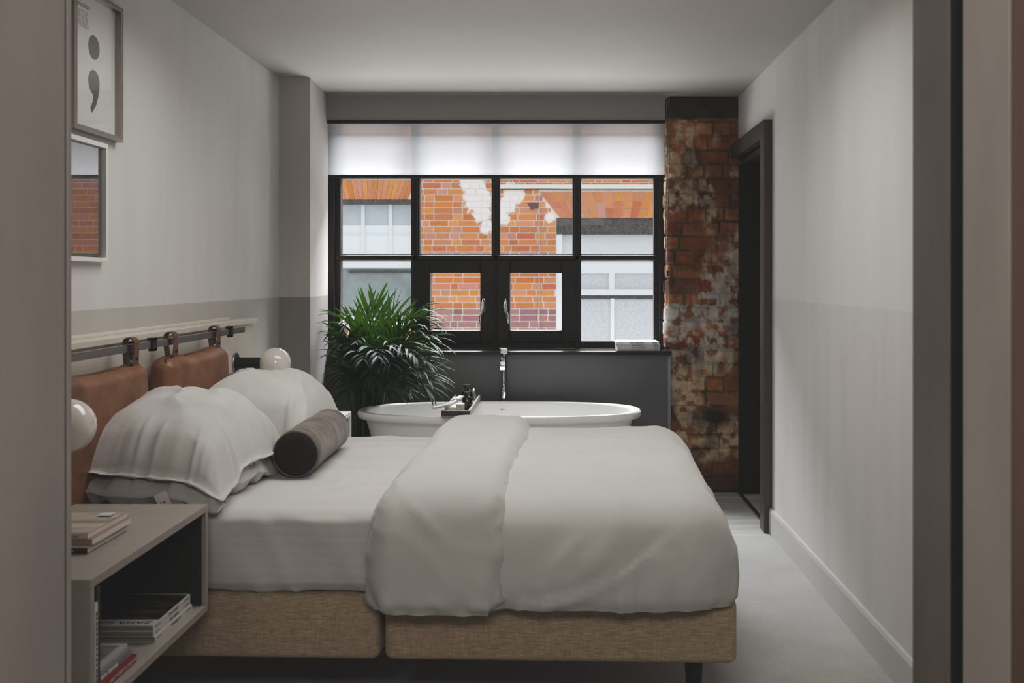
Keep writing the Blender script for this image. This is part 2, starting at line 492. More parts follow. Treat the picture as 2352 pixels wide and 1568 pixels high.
MB().box(XR-.01, XR+.012, DY0+.03, DY1-.07, -.004, .008).build('threshold_strip', M['steel'], door)
h = MB().cyl((XR+.78, DY1-.066, 1.0), (XR+.78, DY1-.12, 1.0), .011).cyl((XR+.78, DY1-.115, 1.0), (XR+.67, DY1-.115, 1.0), .009)
h.build('door_handle', M['dark_metal'], door, smooth=True)

# opening we look through
struct('trim_3', MB().box(-1.62, -.806, 1.638, 1.65, 0, H), M['jamb'], 'pale steel edge strip on the near left wall end', 'trim')
struct('shade_strip_left', MB().box(-1.62, -.835, 1.628, 1.633, 0, H).box(-1.62, -.809, 1.633, 1.6375, 0, H), M['black'], 'black strip painting the shade of the gap along the near left wall end', 'trim')  # black strip paints the shade inside the groove
struct('wall_front_left', MB().box(-1.62, -.806, .6, 1.628, 0, H), M['jamb'], 'blurred grey wall end filling the left edge of view', 'wall')
struct('wall_front_right', MB().box(.589, 1.2, 1.502, 1.652, 0, H), M['jamb_dark'], 'brownish grey wall end at the right of view', 'wall')
struct('shade_facing_slot', MB().box(.592, 1.2, 1.495, 1.501, 0, H).box(.95, 1.2, 1.447, 1.495, 0, H), M['black'], 'black facing painting the shade of the slot between the two right wall ends', 'trim')  # black facing paints the slot's shade over its inner faces
struct('wall_front_slot', MB().box(.589, 1.2, 1.299, 1.447, 0, H), M['jamb'], 'pale blurred sliding door end right of the black slot', 'wall')
struct('shade_strip_right', MB().box(.593, 1.2, 1.294, 1.2985, 0, H), M['black'], 'thin black strip painting the groove shade beside the orange brown edge at far right', 'trim')  # black strip paints the shade of the small groove
struct('wall_front_edge', MB().box(.589, 1.2, .5, 1.293, 0, H), M['jamb_wood'], 'orange brown timber edge at the far right of view', 'wall')

# ================================================================== WINDOW
WD = 6.2; ws = WD / F
def wx(p): return (p - VX) * ws
def wz(p): return EYE + (VY - p) * ws
win = thing('window_1', 'wide black framed window with four columns of panes over the sill', 'window', (-.37, WD, SZ), kind='structure')
fr = MB()
ztop = 2.30; zb = SZ
cols = [(782, 944), (964, 1129), (1148, 1315), (1335, 1502)]
xl, xr = -1.46, .715
def bar(m, x0, x1, z0, z1, y0=0, y1=.07): m.box(x0, x1, WD+y0, WD+y1, z0, z1)
bar(fr, xl, wx(782), zb, ztop); bar(fr, wx(1502), xr, zb, ztop)
bar(fr, wx(782), wx(1502), wz(288), ztop)
bar(fr, wx(782), wx(1502), wz(411), wz(398)); bar(fr, wx(782), wx(1502), wz(601), wz(583)); bar(fr, wx(782), wx(1502), zb, wz(783))
for a, b in ((944, 964), (1129, 1148), (1315, 1335)):
    bar(fr, wx(a), wx(b), wz(411), wz(288)) if False else None
    bar(fr, wx(a), wx(b), wz(398), wz(288)); bar(fr, wx(a), wx(b), wz(583), wz(411)); bar(fr, wx(a), wx(b), wz(783), wz(601))
# raised inner mouldings
for z0, z1 in ((wz(601), wz(583)), (wz(411), wz(398))):
    bar(fr, wx(770), wx(1514), z0+.008, z1-.008, -.018, 0)
for a, b in ((944, 964), (1129, 1148), (1315, 1335)):
    bar(fr, wx(a)+.012, wx(b)-.012, zb, ztop-.05, -.018, 0)
bar(fr, wx(760), wx(771), zb, ztop, -.03, 0); bar(fr, wx(1513), wx(1530), zb, ztop, -.03, 0)
fr.build('window_frame', M['frame_black'], win, bevel=.003)
def pane(x0, x1, z0, z1, par, y=WD+.035):
    m = MB(); m.add([(x0, y, z0), (x1, y, z0), (x1, y, z1), (x0, y, z1)], [(0,1,2,3)]); return m.build('pane', M['glass'], par)
for i, (a, b) in enumerate(cols):
    pane(wx(a), wx(b), wz(398), wz(288), win); pane(wx(a), wx(b), wz(583), wz(411), win)
    if i in (0, 3): pane(wx(a), wx(b), wz(783), wz(601), win)
def casement(a, b, ga, gb, hx, flip):
    e = MB()
    x0, x1, z0, z1 = wx(a), wx(b), wz(785), wz(599); gx0, gx1, gz0, gz1 = wx(ga), wx(gb), wz(758), wz(627)
    y0, y1 = WD-.035, WD+.06
    e.box(x0, gx0, y0, y1, z0, z1); e.box(gx1, x1, y0, y1, z0, z1); e.box(gx0, gx1, y0, y1, gz1, z1); e.box(gx0, gx1, y0, y1, z0, gz0)
    o = e.build('casement', M['frame_black'], win, bevel=.004)
    pane(gx0, gx1, gz0, gz1, o)
    X, Y = wx(hx), y0
    hd = MB()
    hd.box(X-.010, X+.010, Y-.012, Y, wz(716), wz(684))
    s = flip
    hd.tube([(X, Y-.012, wz(690)), (X, Y-.03, wz(690)), (X, Y-.045, wz(693)), (X, Y-.05, wz(702)), (X - s*.004, Y-.052, wz(712)), (X - s*.016, Y-.053, wz(722)), (X - s*.019, Y-.052, wz(732)), (X - s*.018, Y-.05, wz(741))],
            [.008, .008, .009, .010, .009, .0085, .008, .006], 12)
    hd.build('handle', M['chrome'], o, smooth=True)
casement(957, 1136, 989, 1104, 1112, 1)
casement(1142, 1322, 1172, 1290, 1161, -1)

# ================================================================== BLINDS
b1 = thing('roller_blind', 'grey blackout roller blind lowered slightly above the sheer white blind', 'blind', (-.37, 5.98, H))
x0, x1 = -1.384, .643
MB().box(x0, x1, 5.975, 5.979, 2.243, 2.398).build('blind_fabric', M['blind_grey'], b1)
MB().box(x0, x1, 5.968, 5.984, 2.226, 2.245).build('hem_bar', M['black'], b1, bevel=.002)
def chain(x, z0, z1, y, par):
    m = MB(); n = int((z1-z0)/.009); path, rr = [], []
    for i in range(n):
        for k, r in ((0, .0012), (.5, .0036)):
            path.append((x + .006*math.sin(i*.05), y, z1 - (i+k)*(z1-z0)/n)); rr.append(r)
    m.tube(path, rr, 6); return m.build('bead_chain', M['steel'], par, smooth=True)
chain(.650, 1.34, 2.395, 5.955, b1)
b2 = thing('roller_blind', 'sheer white roller blind covering the top row of window panes', 'blind', (-.37, 6.02, H))
MB().box(-1.425, .658, 6.125, 6.1256, 1.932, 2.395).build('blind_fabric', M['sheer'], b2)
MB().box(-1.425, .658, 6.117, 6.133, 1.914, 1.933).build('hem_bar', M['black'], b2, bevel=.002)
chain(.664, 1.345, 2.395, 5.965, b2)
MB().cyl((.657, 5.96, 1.345), (.657, 5.96, 1.31), .007, .004, 10).build('chain_weight', M['black'], b2)

# ================================================================== INTERIOR BRICK PILLAR
def brick_pillar():
    X0, X1, Y0, Yb, ZT = .672, 1.094, 6.05, 6.20, 2.392
    side = Yb - Y0; du = .0045
    U = np.arange(0, side + (X1-X0) + du, du); Zs = np.arange(0, ZT, du)
    u, z = np.meshgrid(U, Zs, indexing='ij')
    ch = .0865
    zz = z + .007*fbm(u*5, z*3, 3.3, 2, 5)
    row = np.floor(zz/ch); fz = zz/ch - row
    mv = sstep(-.35, .35, fbm(u*5, z*6, 15, 3, 77))
    hdr = (row % 3 == 1)
    bl = np.where(hdr, .112, .228)
    off = _hash(row, row*0, row*0, 3)*.10
    uu = u + off + .008*fbm(u*6, z*6, 1.7, 2, 8)
    ci = np.floor(uu/bl); fu = uu/bl - ci
    e = np.minimum(np.minimum(fu, 1-fu)*bl, np.minimum(fz, 1-fz)*ch)
    e = e + .006*fbm(u*30, z*30, .3, 3, 11)
    face = 1 - (1-sstep(.002, .012, e))*(.25+.75*mv)
    rnd = _hash(ci, row, row*0, 21); rnd2 = _hash(ci, row, row*0+1, 33); rnd3 = _hash(ci, row, row*0+2, 35)
    rough = fbm(u*14, z*14, 2.0, 4, 40)
    chip = sstep(.15, .6, fbm(u*9, z*9, 6.0, 3, 50))
    plas = sstep(-.02, .22, fbm(u*4.5, z*3.2, 9.0, 4, 60) + .42*np.exp(-((u-side)/.10)**2) - .03 + .22*np.exp(-((z-1.12)/.28)**2) - .12*np.exp(-((z-.75)/.15)**2)
                 + .5*np.exp(-(((u-side-.27)/.07)**2 + ((z-2.14)/.10)**2)))
    ht = face*.014*(1-.5*chip) + rough*.007 + rnd*.004*face + plas*.006
    top = sstep(2.255, 2.275, z + .012*fbm(u*12, z*12, 0, 3, 70))
    ht = ht*(1-top) + top*(.014 + rough*.003)
    pal = np.array([S(152, 88, 52)[:3], S(128, 66, 44)[:3], S(166, 112, 70)[:3], S(112, 76, 54)[:3], S(148, 100, 66)[:3], S(134, 60, 42)[:3]])
    idx = np.clip(((rnd2+1)/2*6).astype(int), 0, 5)
    c = pal[idx]*(1 + .25*rnd3[..., None])*(1 + .5*fbm(u*22, z*22, 5, 4, 80)[..., None])
    big = fbm(u*6, z*4.5, 21, 4, 87)[..., None]; tan_ = np.array(S(158, 116, 78)[:3]); brn = np.array(S(92, 58, 40)[:3])
    gen = np.where(big > 0, brn + (tan_-brn)*np.clip(.5+big*1.6, 0, 1), brn + (tan_-brn)*np.clip(.5+big*1.6, 0, 1))
    c = c*.58 + gen*.42
    mort = np.array(S(112, 92, 70)[:3]); c = mort*(1-face[..., None]) + c*face[..., None]
    pc = np.array(S(196, 178, 150)[:3]); pg = np.array(S(178, 178, 174)[:3])
    gm = np.exp(-((z-1.10)/.30)**2)[..., None]
    pcol = (pc*(1-gm) + pg*gm)*(1+.35*fbm(u*25, z*25, 4, 3, 90)[..., None])
    pm = (plas*.82*sstep(-.35, .15, fbm(u*26, z*26, 8, 3, 95)))[..., None]
    c = c*(1-pm) + pcol*pm
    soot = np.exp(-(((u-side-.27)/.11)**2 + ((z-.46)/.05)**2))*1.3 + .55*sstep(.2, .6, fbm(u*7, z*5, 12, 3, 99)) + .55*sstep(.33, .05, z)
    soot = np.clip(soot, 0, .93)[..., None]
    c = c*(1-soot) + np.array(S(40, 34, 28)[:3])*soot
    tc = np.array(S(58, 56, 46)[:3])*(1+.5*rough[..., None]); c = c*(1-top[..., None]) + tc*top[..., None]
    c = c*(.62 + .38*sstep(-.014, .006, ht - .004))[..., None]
    # wrap with a rounded corner
    rc = .035; a0 = side - rc; arc = rc*math.pi/2
    un = u*( (side + (X1-X0) - 2*rc + arc) / (side + (X1-X0)) )
    t = np.clip((un - a0)/arc, 0, 1); th = t*math.pi/2
    nx, ny = -np.cos(th), -np.sin(th)
    bx = np.where(un < a0, X0, np.where(un > a0+arc, X0+rc+(un-a0-arc), X0+rc - rc*np.cos(th)))
    by = np.where(un < a0, Yb-un, np.where(un > a0+arc, Y0, Y0+rc - rc*np.sin(th)))
    P = np.stack([bx + nx*ht, by + ny*ht, z], -1)
    m = MB(); m.grid(P)
    m.f = [q[::-1] for q in m.f]
    m.c = [tuple(x) + (1.0,) for x in np.clip(c, 0, 1).reshape(-1, 3)]
    return m
k_ = attr_mat('rough_old_brick', .9, (70, .6, .006))
tag(brick_pillar().build('wall_brick_pillar', k_, None, smooth=True, angle=180, color=True), 'rough exposed old red brick pillar between window and black door', 'pillar', kind='structure')

# ================================================================== BUILDING ACROSS THE ALLEY
FD = 12.0; fs = FD / F
def fx(p): return (p - VX)*fs
def fz(p): return EYE + (VY - p)*fs
def facade():
    root = thing('brick_building', 'orange brick building with arched window heads seen through the window', 'building', (-.4, FD, -1.5))
    holes = [(fx(748), fx(952), fz(743), fz(458)), (fx(1278), fx(1562), fz(800), fz(500))]
    arches = [(fx(735), fx(966), fz(459), fz(398)), (fx(1238), fx(1602), fz(500), fz(440))]
    m = MB(); x0, x1, z0, z1 = -4.6, 3.4, -1.5, 4.6
    cuts = sorted(holes)
    mort = S(232, 222, 210)
    # backing with openings left free
    xs = x0
    for (a, b, c, d) in cuts:
        m.box(xs, a, FD+.012, FD+.22, z0, z1, mort); m.box(a, b, FD+.012, FD+.22, z0, c, mort); m.box(a, b, FD+.012, FD+.22, d, z1, mort); xs = b
    m.box(xs, x1, FD+.012, FD+.22, z0, z1, mort)
    rr = random.Random(4)
    pal = [S(204, 118, 68), S(198, 110, 64), S(208, 127, 74), S(194, 108, 74), S(201, 124, 88), S(198, 120, 80), S(196, 124, 104)]
    purple = [S(150, 104, 98), S(138, 96, 96), S(160, 112, 104)]
    ch = .0762
    def blocked(a, b, z, zt):
        segs = [(a, b)]
        for (ha, hb, hc, hd) in holes:
            if zt > hc+.005 and z < hd-.005:
                segs = cut(segs, ha, hb)
        for (ha, hb, hc, hd) in arches:
            if zt > hc+.005 and z < hd-.005:
                f_ = ((z+zt)/2-hc)/(hd-hc); ins = (1-f_)*.2*(hb-ha)/1.9
                segs = cut(segs, ha+ins, hb-ins)
        return segs
    def cut(segs, p, q):
        o = []
        for a, b in segs:
            if b <= p or a >= q: o.append((a, b)); continue
            if a < p-.02: o.append((a, p-.006))
            if b > q+.02: o.append((q+.006, b))
        return o
    r = 0; z = .02
    zlist = []
    while z < 3.2: zlist.append(z); z += ch
    for r, z in enumerate(zlist):
        x = -3.2 - (r % 2)*.084 - rr.random()*.02; k = r % 2
        while x < 3.4:
            L = .215 if k % 2 == 0 else .102
            if rr.random() < .08: L *= .75
            for a, b in blocked(x, x+L, z, z+ch-.010):
                low = z < .93
                cc = rr.choice(purple if low and rr.random() < .85 else pal)
                j = .86 + .28*rr.random()
                m.box(a, b, FD+rr.random()*.004, FD+.03, z, z+ch-.0135, (cc[0]*j, cc[1]*j, cc[2]*j, 1))
            x += L + .0135; k += 1
    # radiating arch bricks
    def arch(a, split, n):
        xa, xb, zc, zd = a; cx = (xa+xb)/2
        W = (xb-xa)/2; Wb = W*.74
        for i in range(n):
            t0, t1 = -1+2*i/n, -1+2*(i+1)/n
            g = .005
            pts = lambda f, t: cx + t*(Wb + (W-Wb)*f)
            sp = [0, .62 if (i % 2) else .36, 1] if split else [0, 1]
            for f0, f1 in zip(sp[:-1], sp[1:]):
                q0, q1 = zc+(zd-zc)*f0+.003, zc+(zd-zc)*f1-.005
                cc = rr.choice(pal); j = .9+.25*rr.random()
                y = FD-.004
                v = [(pts(f0,t0)+g,y,q0),(pts(f0,t1)-g,y,q0),(pts(f1,t1)-g,y,q1),(pts(f1,t0)+g,y,q1)]
                v += [(p[0], FD+.03, p[2]) for p in v]
                m.add(v, [(0,1,2,3),(4,7,6,5),(0,4,5,1),(1,5,6,2),(2,6,7,3),(3,7,4,0)], (cc[0]*j, cc[1]*j, cc[2]*j, 1))
    arch(arches[0], False, 17); arch(arches[1], True, 15)
    def stains(k, c):
        ge = k.new('ShaderNodeNewGeometry'); tot = None
        for (px, py, rad) in ((1088, 430, .16), (1096, 455, .20), (1106, 490, .12), (1118, 520, .10), (1180, 445, .15), (1165, 470, .12), (1262, 500, .07), (1075, 415, .12), (1155, 500, .1)):
            p = (fx(px), FD, fz(py))
            d = k.new('ShaderNodeVectorMath', operation='DISTANCE'); d.inputs[1].default_value = p; k.link(ge.outputs['Position'], d.inputs[0])
            mr = k.new('ShaderNodeMapRange'); mr.inputs[1].default_value = 0; mr.inputs[2].default_value = rad*1.6; mr.inputs[3].default_value = 1; mr.inputs[4].default_value = 0
            k.link(d.outputs['Value'], mr.inputs[0])
            if tot is None: tot = mr.outputs[0]
            else:
                mx = k.new('ShaderNodeMath', operation='MAXIMUM'); k.link(tot, mx.inputs[0]); k.link(mr.outputs[0], mx.inputs[1]); tot = mx.outputs[0]
        nz = k.noise(13, 6, .75)
        ad = k.new('ShaderNodeMath', operation='ADD'); k.link(tot, ad.inputs[0]); k.link(nz, ad.inputs[1])
        f = k.ramp(ad.outputs[0], [(.93, (0,0,0,1)), (1.12, (.9,.9,.9,1))])
        return k.mix(f, c, S(238, 232, 226))
    m.build('brick_wall', attr_mat('orange_glazed_brick', .75, (60, .25, .004), stains), root, color=True)
    # left sash window
    W0, W1, Z0, Z1 = holes[0]; y = FD+.12
    w = MB()
    zm = fz(606)
    w.box(W0, W0+.05, y, y+.06, Z0, Z1); w.box(W1-.03, W1, y, y+.06, Z0, Z1); w.box(W0, W1, y, y+.06, Z1-.03, Z1)
    for px in (829, 893): w.box(fx(px-4), fx(px+4), y, y+.05, fz(611), Z1)
    w.box(W0, W1, y+.01, y+.05, fz(538.5), fz(536)); w.box(W0, W1, y-.01, y+.06, fz(615), fz(585))
    wo = w.build('window_frame', M['render_white'], root); wo['label'] = 'white sash window frame with slim glazing bars at left'
    def fpane(a, b, c, d, mt, yy=y+.03):
        q = MB(); q.add([(a, yy, c), (b, yy, c), (b, yy, d), (a, yy, d)], [(0,1,2,3)]); return q
    fpane(W0, W1, fz(600), Z1, 0).build('pane', mat('pale_sash_glass', S(186, 192, 194), .12, vary=(6, .9, 1.05)), wo)
    fpane(W0, W1, fz(600), fz(516), 0, y+.025).build('pane_reflection', mat('painted_reflection_white', S(236, 238, 238), .6), wo)  # white sheet paints the bright reflection low in the upper sash
    fpane(W0, W1, Z0, fz(612), 0).build('pane', mat('grey_green_sash_glass', S(128, 136, 132), .15, vary=(3, .7, 1.25)), wo)
    MB().box(W0, W1, FD-.01, y, fz(468), fz(458)).build('mossy_head_shadow', M['stone_and_shadow'], root)  # dark bar stands in for the mossy shadow under the arch
    MB().box(W0-.05, W1+.03, FD-.06, y+.05, fz(744), fz(727)).build('window_sill', M['render_white'], root)
    MB().box(fx(795), fx(944), y+.005, y+.02, fz(626), fz(620)).build('painted_sash_shadow', M['stone_and_shadow'], wo)  # dark strip paints a shadow below the sash rail
    # right window
    W0, W1, Z0, Z1 = holes[1]
    MB().box(W0, W1, FD+.01, FD+.2, fz(538), Z1).build('lintel', M['stone_and_shadow'], root)
    w = MB()
    w.box(W0, fx(1291), FD+.02, FD+.2, Z0, fz(538)); w.box(W0, W1, y, y+.08, fz(627), fz(600)); w.box(W0, W1, y-.01, y+.08, fz(678), fz(664))
    w.box(fx(1400), fx(1413), y, y+.08, fz(664), fz(627)); w.box(fx(1404), fx(1412), y, y+.08, Z0, fz(686)); w.box(W1-.05, W1, FD+.02, FD+.2, Z0, fz(538))
    wo = w.build('window_frame', M['render_white'], root); wo['label'] = 'white timber window frame with frosted panes at right'
    fpane(W0, W1, fz(602), fz(538), 0, y-.01).build('board_panel', mat('white_board', S(214, 214, 215), .6, vary=(4, .94, 1.02)), wo)
    fro = mat('frosted_glass', S(196, 198, 200), .35, vary=(55, .78, 1.12))
    fpane(W0, fx(1402), fz(665), fz(626), 0).build('pane', fro, wo); fpane(fx(1411), W1, fz(665), fz(626), 0).build('pane', fro, wo)
    fpane(W0, fx(1406), Z0, fz(686), 0).build('pane', fro, wo); fpane(fx(1410), W1, Z0, fz(686), 0).build('pane', fro, wo)
    MB().box(W0, W1, y+.01, y+.06, fz(687), fz(677)).build('dark_strip', M['stone_and_shadow'], wo)
    MB().box(fx(1140), 2.4, FD-.03, FD, fz(433), fz(424)).build('conduit', mat('cream_conduit', S(222, 218, 200), .6), root)
    MB().tube([(fx(1140), FD-.02, fz(435)), (fx(1236), FD-.02, fz(434.5)), (fx(1239), FD-.02, fz(434)), (fx(1330), FD-.02, fz(436)), (2.3, FD-.02, fz(435))], .006, 6).build('cable', M['stone_and_shadow'], root)
    MB().tube([(fx(1238.5), FD-.015, fz(433)), (fx(1238.5), FD-.015, fz(520)), (fx(1238.5), FD-.015, fz(770))], .005, 6).build('cable', mat('pale_cable', S(190, 180, 172), .6), root)
    q = MB(); y2 = FD-.006
    q.add([(fx(1210), y2, fz(466)), (fx(1238), y2, fz(465)), (fx(1238), y2, fz(479)), (fx(1227), y2, fz(479)), (fx(1221), y2, fz(484)), (fx(1216), y2, fz(474))], [(5,4,3,2,1,0)])
    q.build('broken_brick', mat('broken_brick_hollow', S(96, 66, 60), .95, vary=(40, .5, 1.3)), root)
facade()

# ================================================================== BED
BC = np.array([-.5, 3.565]); BA = math.radians(-2.0)
def rot_bed(P):
    d = P[:, :2] - BC; c, s = math.cos(BA), math.sin(BA)
    P = P.copy(); P[:, 0] = BC[0] + d[:, 0]*c - d[:, 1]*s; P[:, 1] = BC[1] + d[:, 0]*s + d[:, 1]*c
    return P
def bedfix(o): displace(o, lambda P, Nn: rot_bed(P)); return o
ZB0, ZB1, ZM = .198, .383, .625
bed = thing('bed', 'low bed base in oatmeal linen split into two sections on dark tapered legs', 'bed', (-.5, 3.565, 0))
for a, b in ((-1.438, -.490), (-.476, .536)):
    o = MB().rbox(a, b, 2.862, 4.268, ZB0, ZB1, (.028, .028, .022), 4, .12).build('base_section', M['oat'], bed, smooth=True, angle=180)
    bedfix(o)
    t = MB()
    e = .030
    t.tube([(a+e, 2.864, ZB1-.02), (b-e, 2.864, ZB1-.02)], .0022, 6)
    bedfix(t.build('piping', M['oat'], o, smooth=True))
for lx, ly in ((.42, 2.94), (.42, 4.18), (-.40, 3.56), (-.57, 3.56), (-1.36, 2.94), (-1.36, 4.18)):
    bedfix(MB().lathe([(.001, 0), (.016, 0), (.028, ZB0+.005), (.001, ZB0+.005)], (lx, ly, 0), n=4 if False else 20).build('leg', M['black'], bed, smooth=True))

mat_o = MB().rbox(-1.43, .47, 2.868, 4.262, ZB1+.001, ZM, (.05, .045, .04), 6, .022).build('mattress', M['sheet'], None, smooth=True, angle=180)
tag(mat_o, 'mattress in white satin stripe fitted sheet on the linen bed base', 'mattress')
def sheet_wr(P, Nn):
    x, y, z = P.T
    top = sstep(.59, .62, z); side = 1-top
    d = top*(.005*fbm(x*2.5, y*4, 0, 3, 2) + .011*(1-np.abs(fbm(x*3 + .8*y, y*7, 1, 2, 4)))**5 )
    fold = (1-np.abs(fbm((x+z*.55)*9, z*1.2, y*1.0, 2, 6)))**5
    d = d + side*(.015*fold*sstep(.2, -1.0, x) + .003*fbm(x*5, z*8, y*2, 2, 9))
    d = d - .008*np.exp(-((z-.40)/.02)**2)*side
    dz = np.zeros_like(P); dz += Nn*d[:, None]
    return rot_bed(P + dz)
displace(mat_o, sheet_wr)

# duvet --------------------------------------------------------------------
duvet = thing('duvet', 'white duvet folded back at the top and draped over the foot of the bed', 'duvet', (0, 3.55, ZM))
du_ = MB().rbox(-.24, .516, 2.772, 4.335, .376, .672, (.13, .125, .115), 9, .014, bottom=False).build('duvet_body', M['linen_white'], duvet, smooth=True, angle=180)
def duvet_wr(P, Nn):
    x, y, z = P.T
    side = sstep(.63, .52, z); hem = sstep(.50, .385, z)
    bulge = .018*np.sin(np.clip((.60-z)/.23, 0, 1)*math.pi)
    near = sstep(3.0, 2.9, y)
    d = .012*fbm(x*2.2, y*1.6, z*2.2, 2, 14) + bulge*side
    # pillowy hem with puckers
    puck = (1-np.abs(fbm(x*15 + z*2, y*15, z*2.0, 2, 16)))**6
    d += hem*(.022*puck - .007) - .020*sstep(.41, .376, z)
    # diagonal drape folds
    dg = (x*.62 + z*.78)
    f1 = (1-np.abs(fbm((x*.78 - z*.62)*10.5, dg*2.0, y*.8, 2, 18)))**4
    d += side*.018*(f1-.3)*sstep(.50, -.1, x)
    f2 = (1-np.abs(fbm(x*16, z*2.0, y*10, 2, 19)))**4
    d += side*.015*f2*sstep(-.05, .25, x)*sstep(.58, .45, z)
    # long crease sweeping up from the fold
    ln = z - (.385 + .20*np.clip((x+.06)/.40, 0, 2)**1.7)
    d += near*side*.013*(np.exp(-(ln/.014)**2) - .8*np.exp(-((ln-.03)/.02)**2))*sstep(-.14, -.02, x)*sstep(.42, .15, x)
    cr = (1-np.abs(fbm(x*26 - z*9, z*7, y*5, 3, 27)))**5
    d += side*.005*(cr-.25)*(.4+.6*sstep(.1, .35, x))
    top = 1-side
    d += top*(.004*fbm(x*8, y*3, 0, 3, 23) + .009*(1-np.abs(fbm(x*3, y*2.2, 4, 2, 24)))**6)
    Q = P + Nn*d[:, None]
    return rot_bed(Q)
displace(du_, duvet_wr)
fo = MB().rbox(-.508, -.118, 2.742, 4.352, .366, .716, (.075, .13, .12), 9, .014, bottom=False).build('folded_back_band', M['linen_white'], duvet, smooth=True, angle=180)
def fold_wr(P, Nn):
    x, y, z = P.T
    side = sstep(.66, .55, z); hem = sstep(.47, .38, z)
    edge = sstep(.07, .0, np.minimum(x+.508, -.118-x))
    d = .012*fbm(x*3, y*2.0, z*2.4, 2, 34) + .016*np.sin(np.clip((.64-z)/.27, 0, 1)*math.pi)*side
    puck = (1-np.abs(fbm(x*12, y*14, z*14, 2, 36)))**5
    d += edge*(.007*puck - .003) + hem*(.015*puck - .005) + edge*hem*.012*puck - .024*sstep(.40, .366, z)
    d += .005*fbm(x*7, y*5, z*5, 3, 37) + .006*(1-np.abs(fbm(x*6+z*3, y*3, z*4, 2, 39)))**6
    Q = P + Nn*d[:, None]
    # outer roll wanders a little
    Q[:, 0] += .012*fbm(y*2.2, z*4, 0, 2, 38) + np.where(x > -.3, 1, 0)*(-.03)*sstep(.65, .40, z)*sstep(3.1, 2.8, y)*0 
    return rot_bed(Q)
displace(fo, fold_wr)

# pillows ------------------------------------------------------------------
def pillow(name, label, c, a, b, t, rz=0, tilt=0, roll=0, droop=.0, seed=0, flange=.0, group=None, sag=.6):
    n = 110
    s = np.linspace(-1, 1, n); s = np.sign(s)*np.abs(s)**.85
    u, v = np.meshgrid(s, s, indexing='ij')
    pull = .085
    X = a*u*(1-pull*(1-np.abs(v)**2.2)*np.abs(u)**2); Y = b*v*(1-pull*.8*(1-np.abs(u)**2.2)*np.abs(v)**2)
    ui = np.clip(np.abs(u)/(1-flange), 0, 1); vi = np.clip(np.abs(v)/(1-flange), 0, 1)
    T = t*np.maximum((1-ui**2.4), 0)**.62*np.maximum((1-vi**2.4), 0)**.62 + .003
    rim = np.maximum(np.abs(u), np.abs(v))
    edge = sstep(.45, .95, rim)*sstep(1.02, .9, rim)
    cr = (np.abs(u)*np.abs(v))
    ang = np.arctan2(v*b, u*a)
    # gathers run from the rim towards the middle
    along = np.where(np.abs(u)*a > np.abs(v)*b, v*b, u*a)
    w = (1-np.abs(fbm(along*17, rim*1.1, ang*0, 2, seed)))**3
    w2 = (1-np.abs(fbm(X*5+Y*3, Y*4-X*2, 0, 2, seed+5)))**5
    lay = []
    for sg in (1, -1):
        Z = sg*(T*(1.0 if sg > 0 else sag))
        Z = Z + sg*(edge*.022*(w-.3) + .024*w2*(1-rim**3)*(T/t) + .010*fbm(X*4, Y*4, sg, 3, seed+9)*(1-rim**4))
        dm = 1 + .55*fbm(X*5, Y*5, .7, 2, seed+21)
        Z = Z - dm*droop*sstep(.3, 1.0, np.abs(u))*np.abs(u)**2 - droop*.8*sstep(.3, 1, np.abs(v))*np.abs(v)**2
        Z = Z + sstep(.8, 1, rim)*.026*fbm(along*9, rim*0, 0, 2, seed+3)
        if droop > .03: Z = Z - .036*sstep(.74, 1, rim)**1.3*(1-.75*cr**3)
        if sg < 0:
            m_ = (rim > .999)
            Z = np.where(m_, lay[0][..., 2], Z)
        lay.append(np.stack([X, Y, Z], -1))
    m = MB(); m.grid(lay[0]); m.grid(lay[1]); k = n*n
    m.f = [q if i < (n-1)**2 else q[::-1] for i, q in enumerate(m.f)]
    Rm = Matrix.Rotation(rz, 3, 'Z') @ Matrix.Rotation(tilt, 3, 'Y') @ Matrix.Rotation(roll, 3, 'X')
    V = np.array(m.v) @ np.array(Rm).T + np.array(c)
    m.v = [tuple(p) for p in V]
    # weld the two faces along the rim
    idx = {}
    rimids = [i*n+j for i in range(n) for j in range(n) if i in (0, n-1) or j in (0, n-1)]
    rep = {k+i: i for i in rimids}
    m.f = [tuple(rep.get(i, i) for i in q) for q in m.f]
    used = sorted({i for q in m.f for i in q}); new = {o: i for i, o in enumerate(used)}
    m.v = [m.v[o] for o in used]; m.f = [tuple(new[i] for i in q) for q in m.f]
    root = thing(name, label, 'pillow', c, group)
    o = m.build('pillow_cover', M['pillow'], root, smooth=True, angle=180)
    return root
G = 'white bed pillows'
p1 = pillow('bed_pillow', 'lower white pillow of the near stack with a printed care tag', (-1.20, 3.165, .672), .250, .335, .080, rz=-.03, tilt=.02, droop=.008, seed=101, flange=.03, group=G)
p2 = pillow('bed_pillow', 'upper white pillow of the near stack beside the bedside globe lamp', (-1.195, 3.19, .792), .262, .355, .135, rz=-.03, tilt=.05, roll=.02, droop=.050, seed=131, flange=.05, group=G, sag=.35)
p3 = pillow('bed_pillow', 'lower white pillow of the far stack under the palm side', (-1.18, 3.91, .672), .250, .325, .080, rz=.02, droop=.008, seed=161, flange=.03, group=G)
p4 = pillow('bed_pillow', 'upper white pillow of the far stack near the wall lamp', (-1.15, 3.93, .795), .270, .345, .135, rz=.04, tilt=.05, droop=.050, seed=191, flange=.05, group=G, sag=.35)
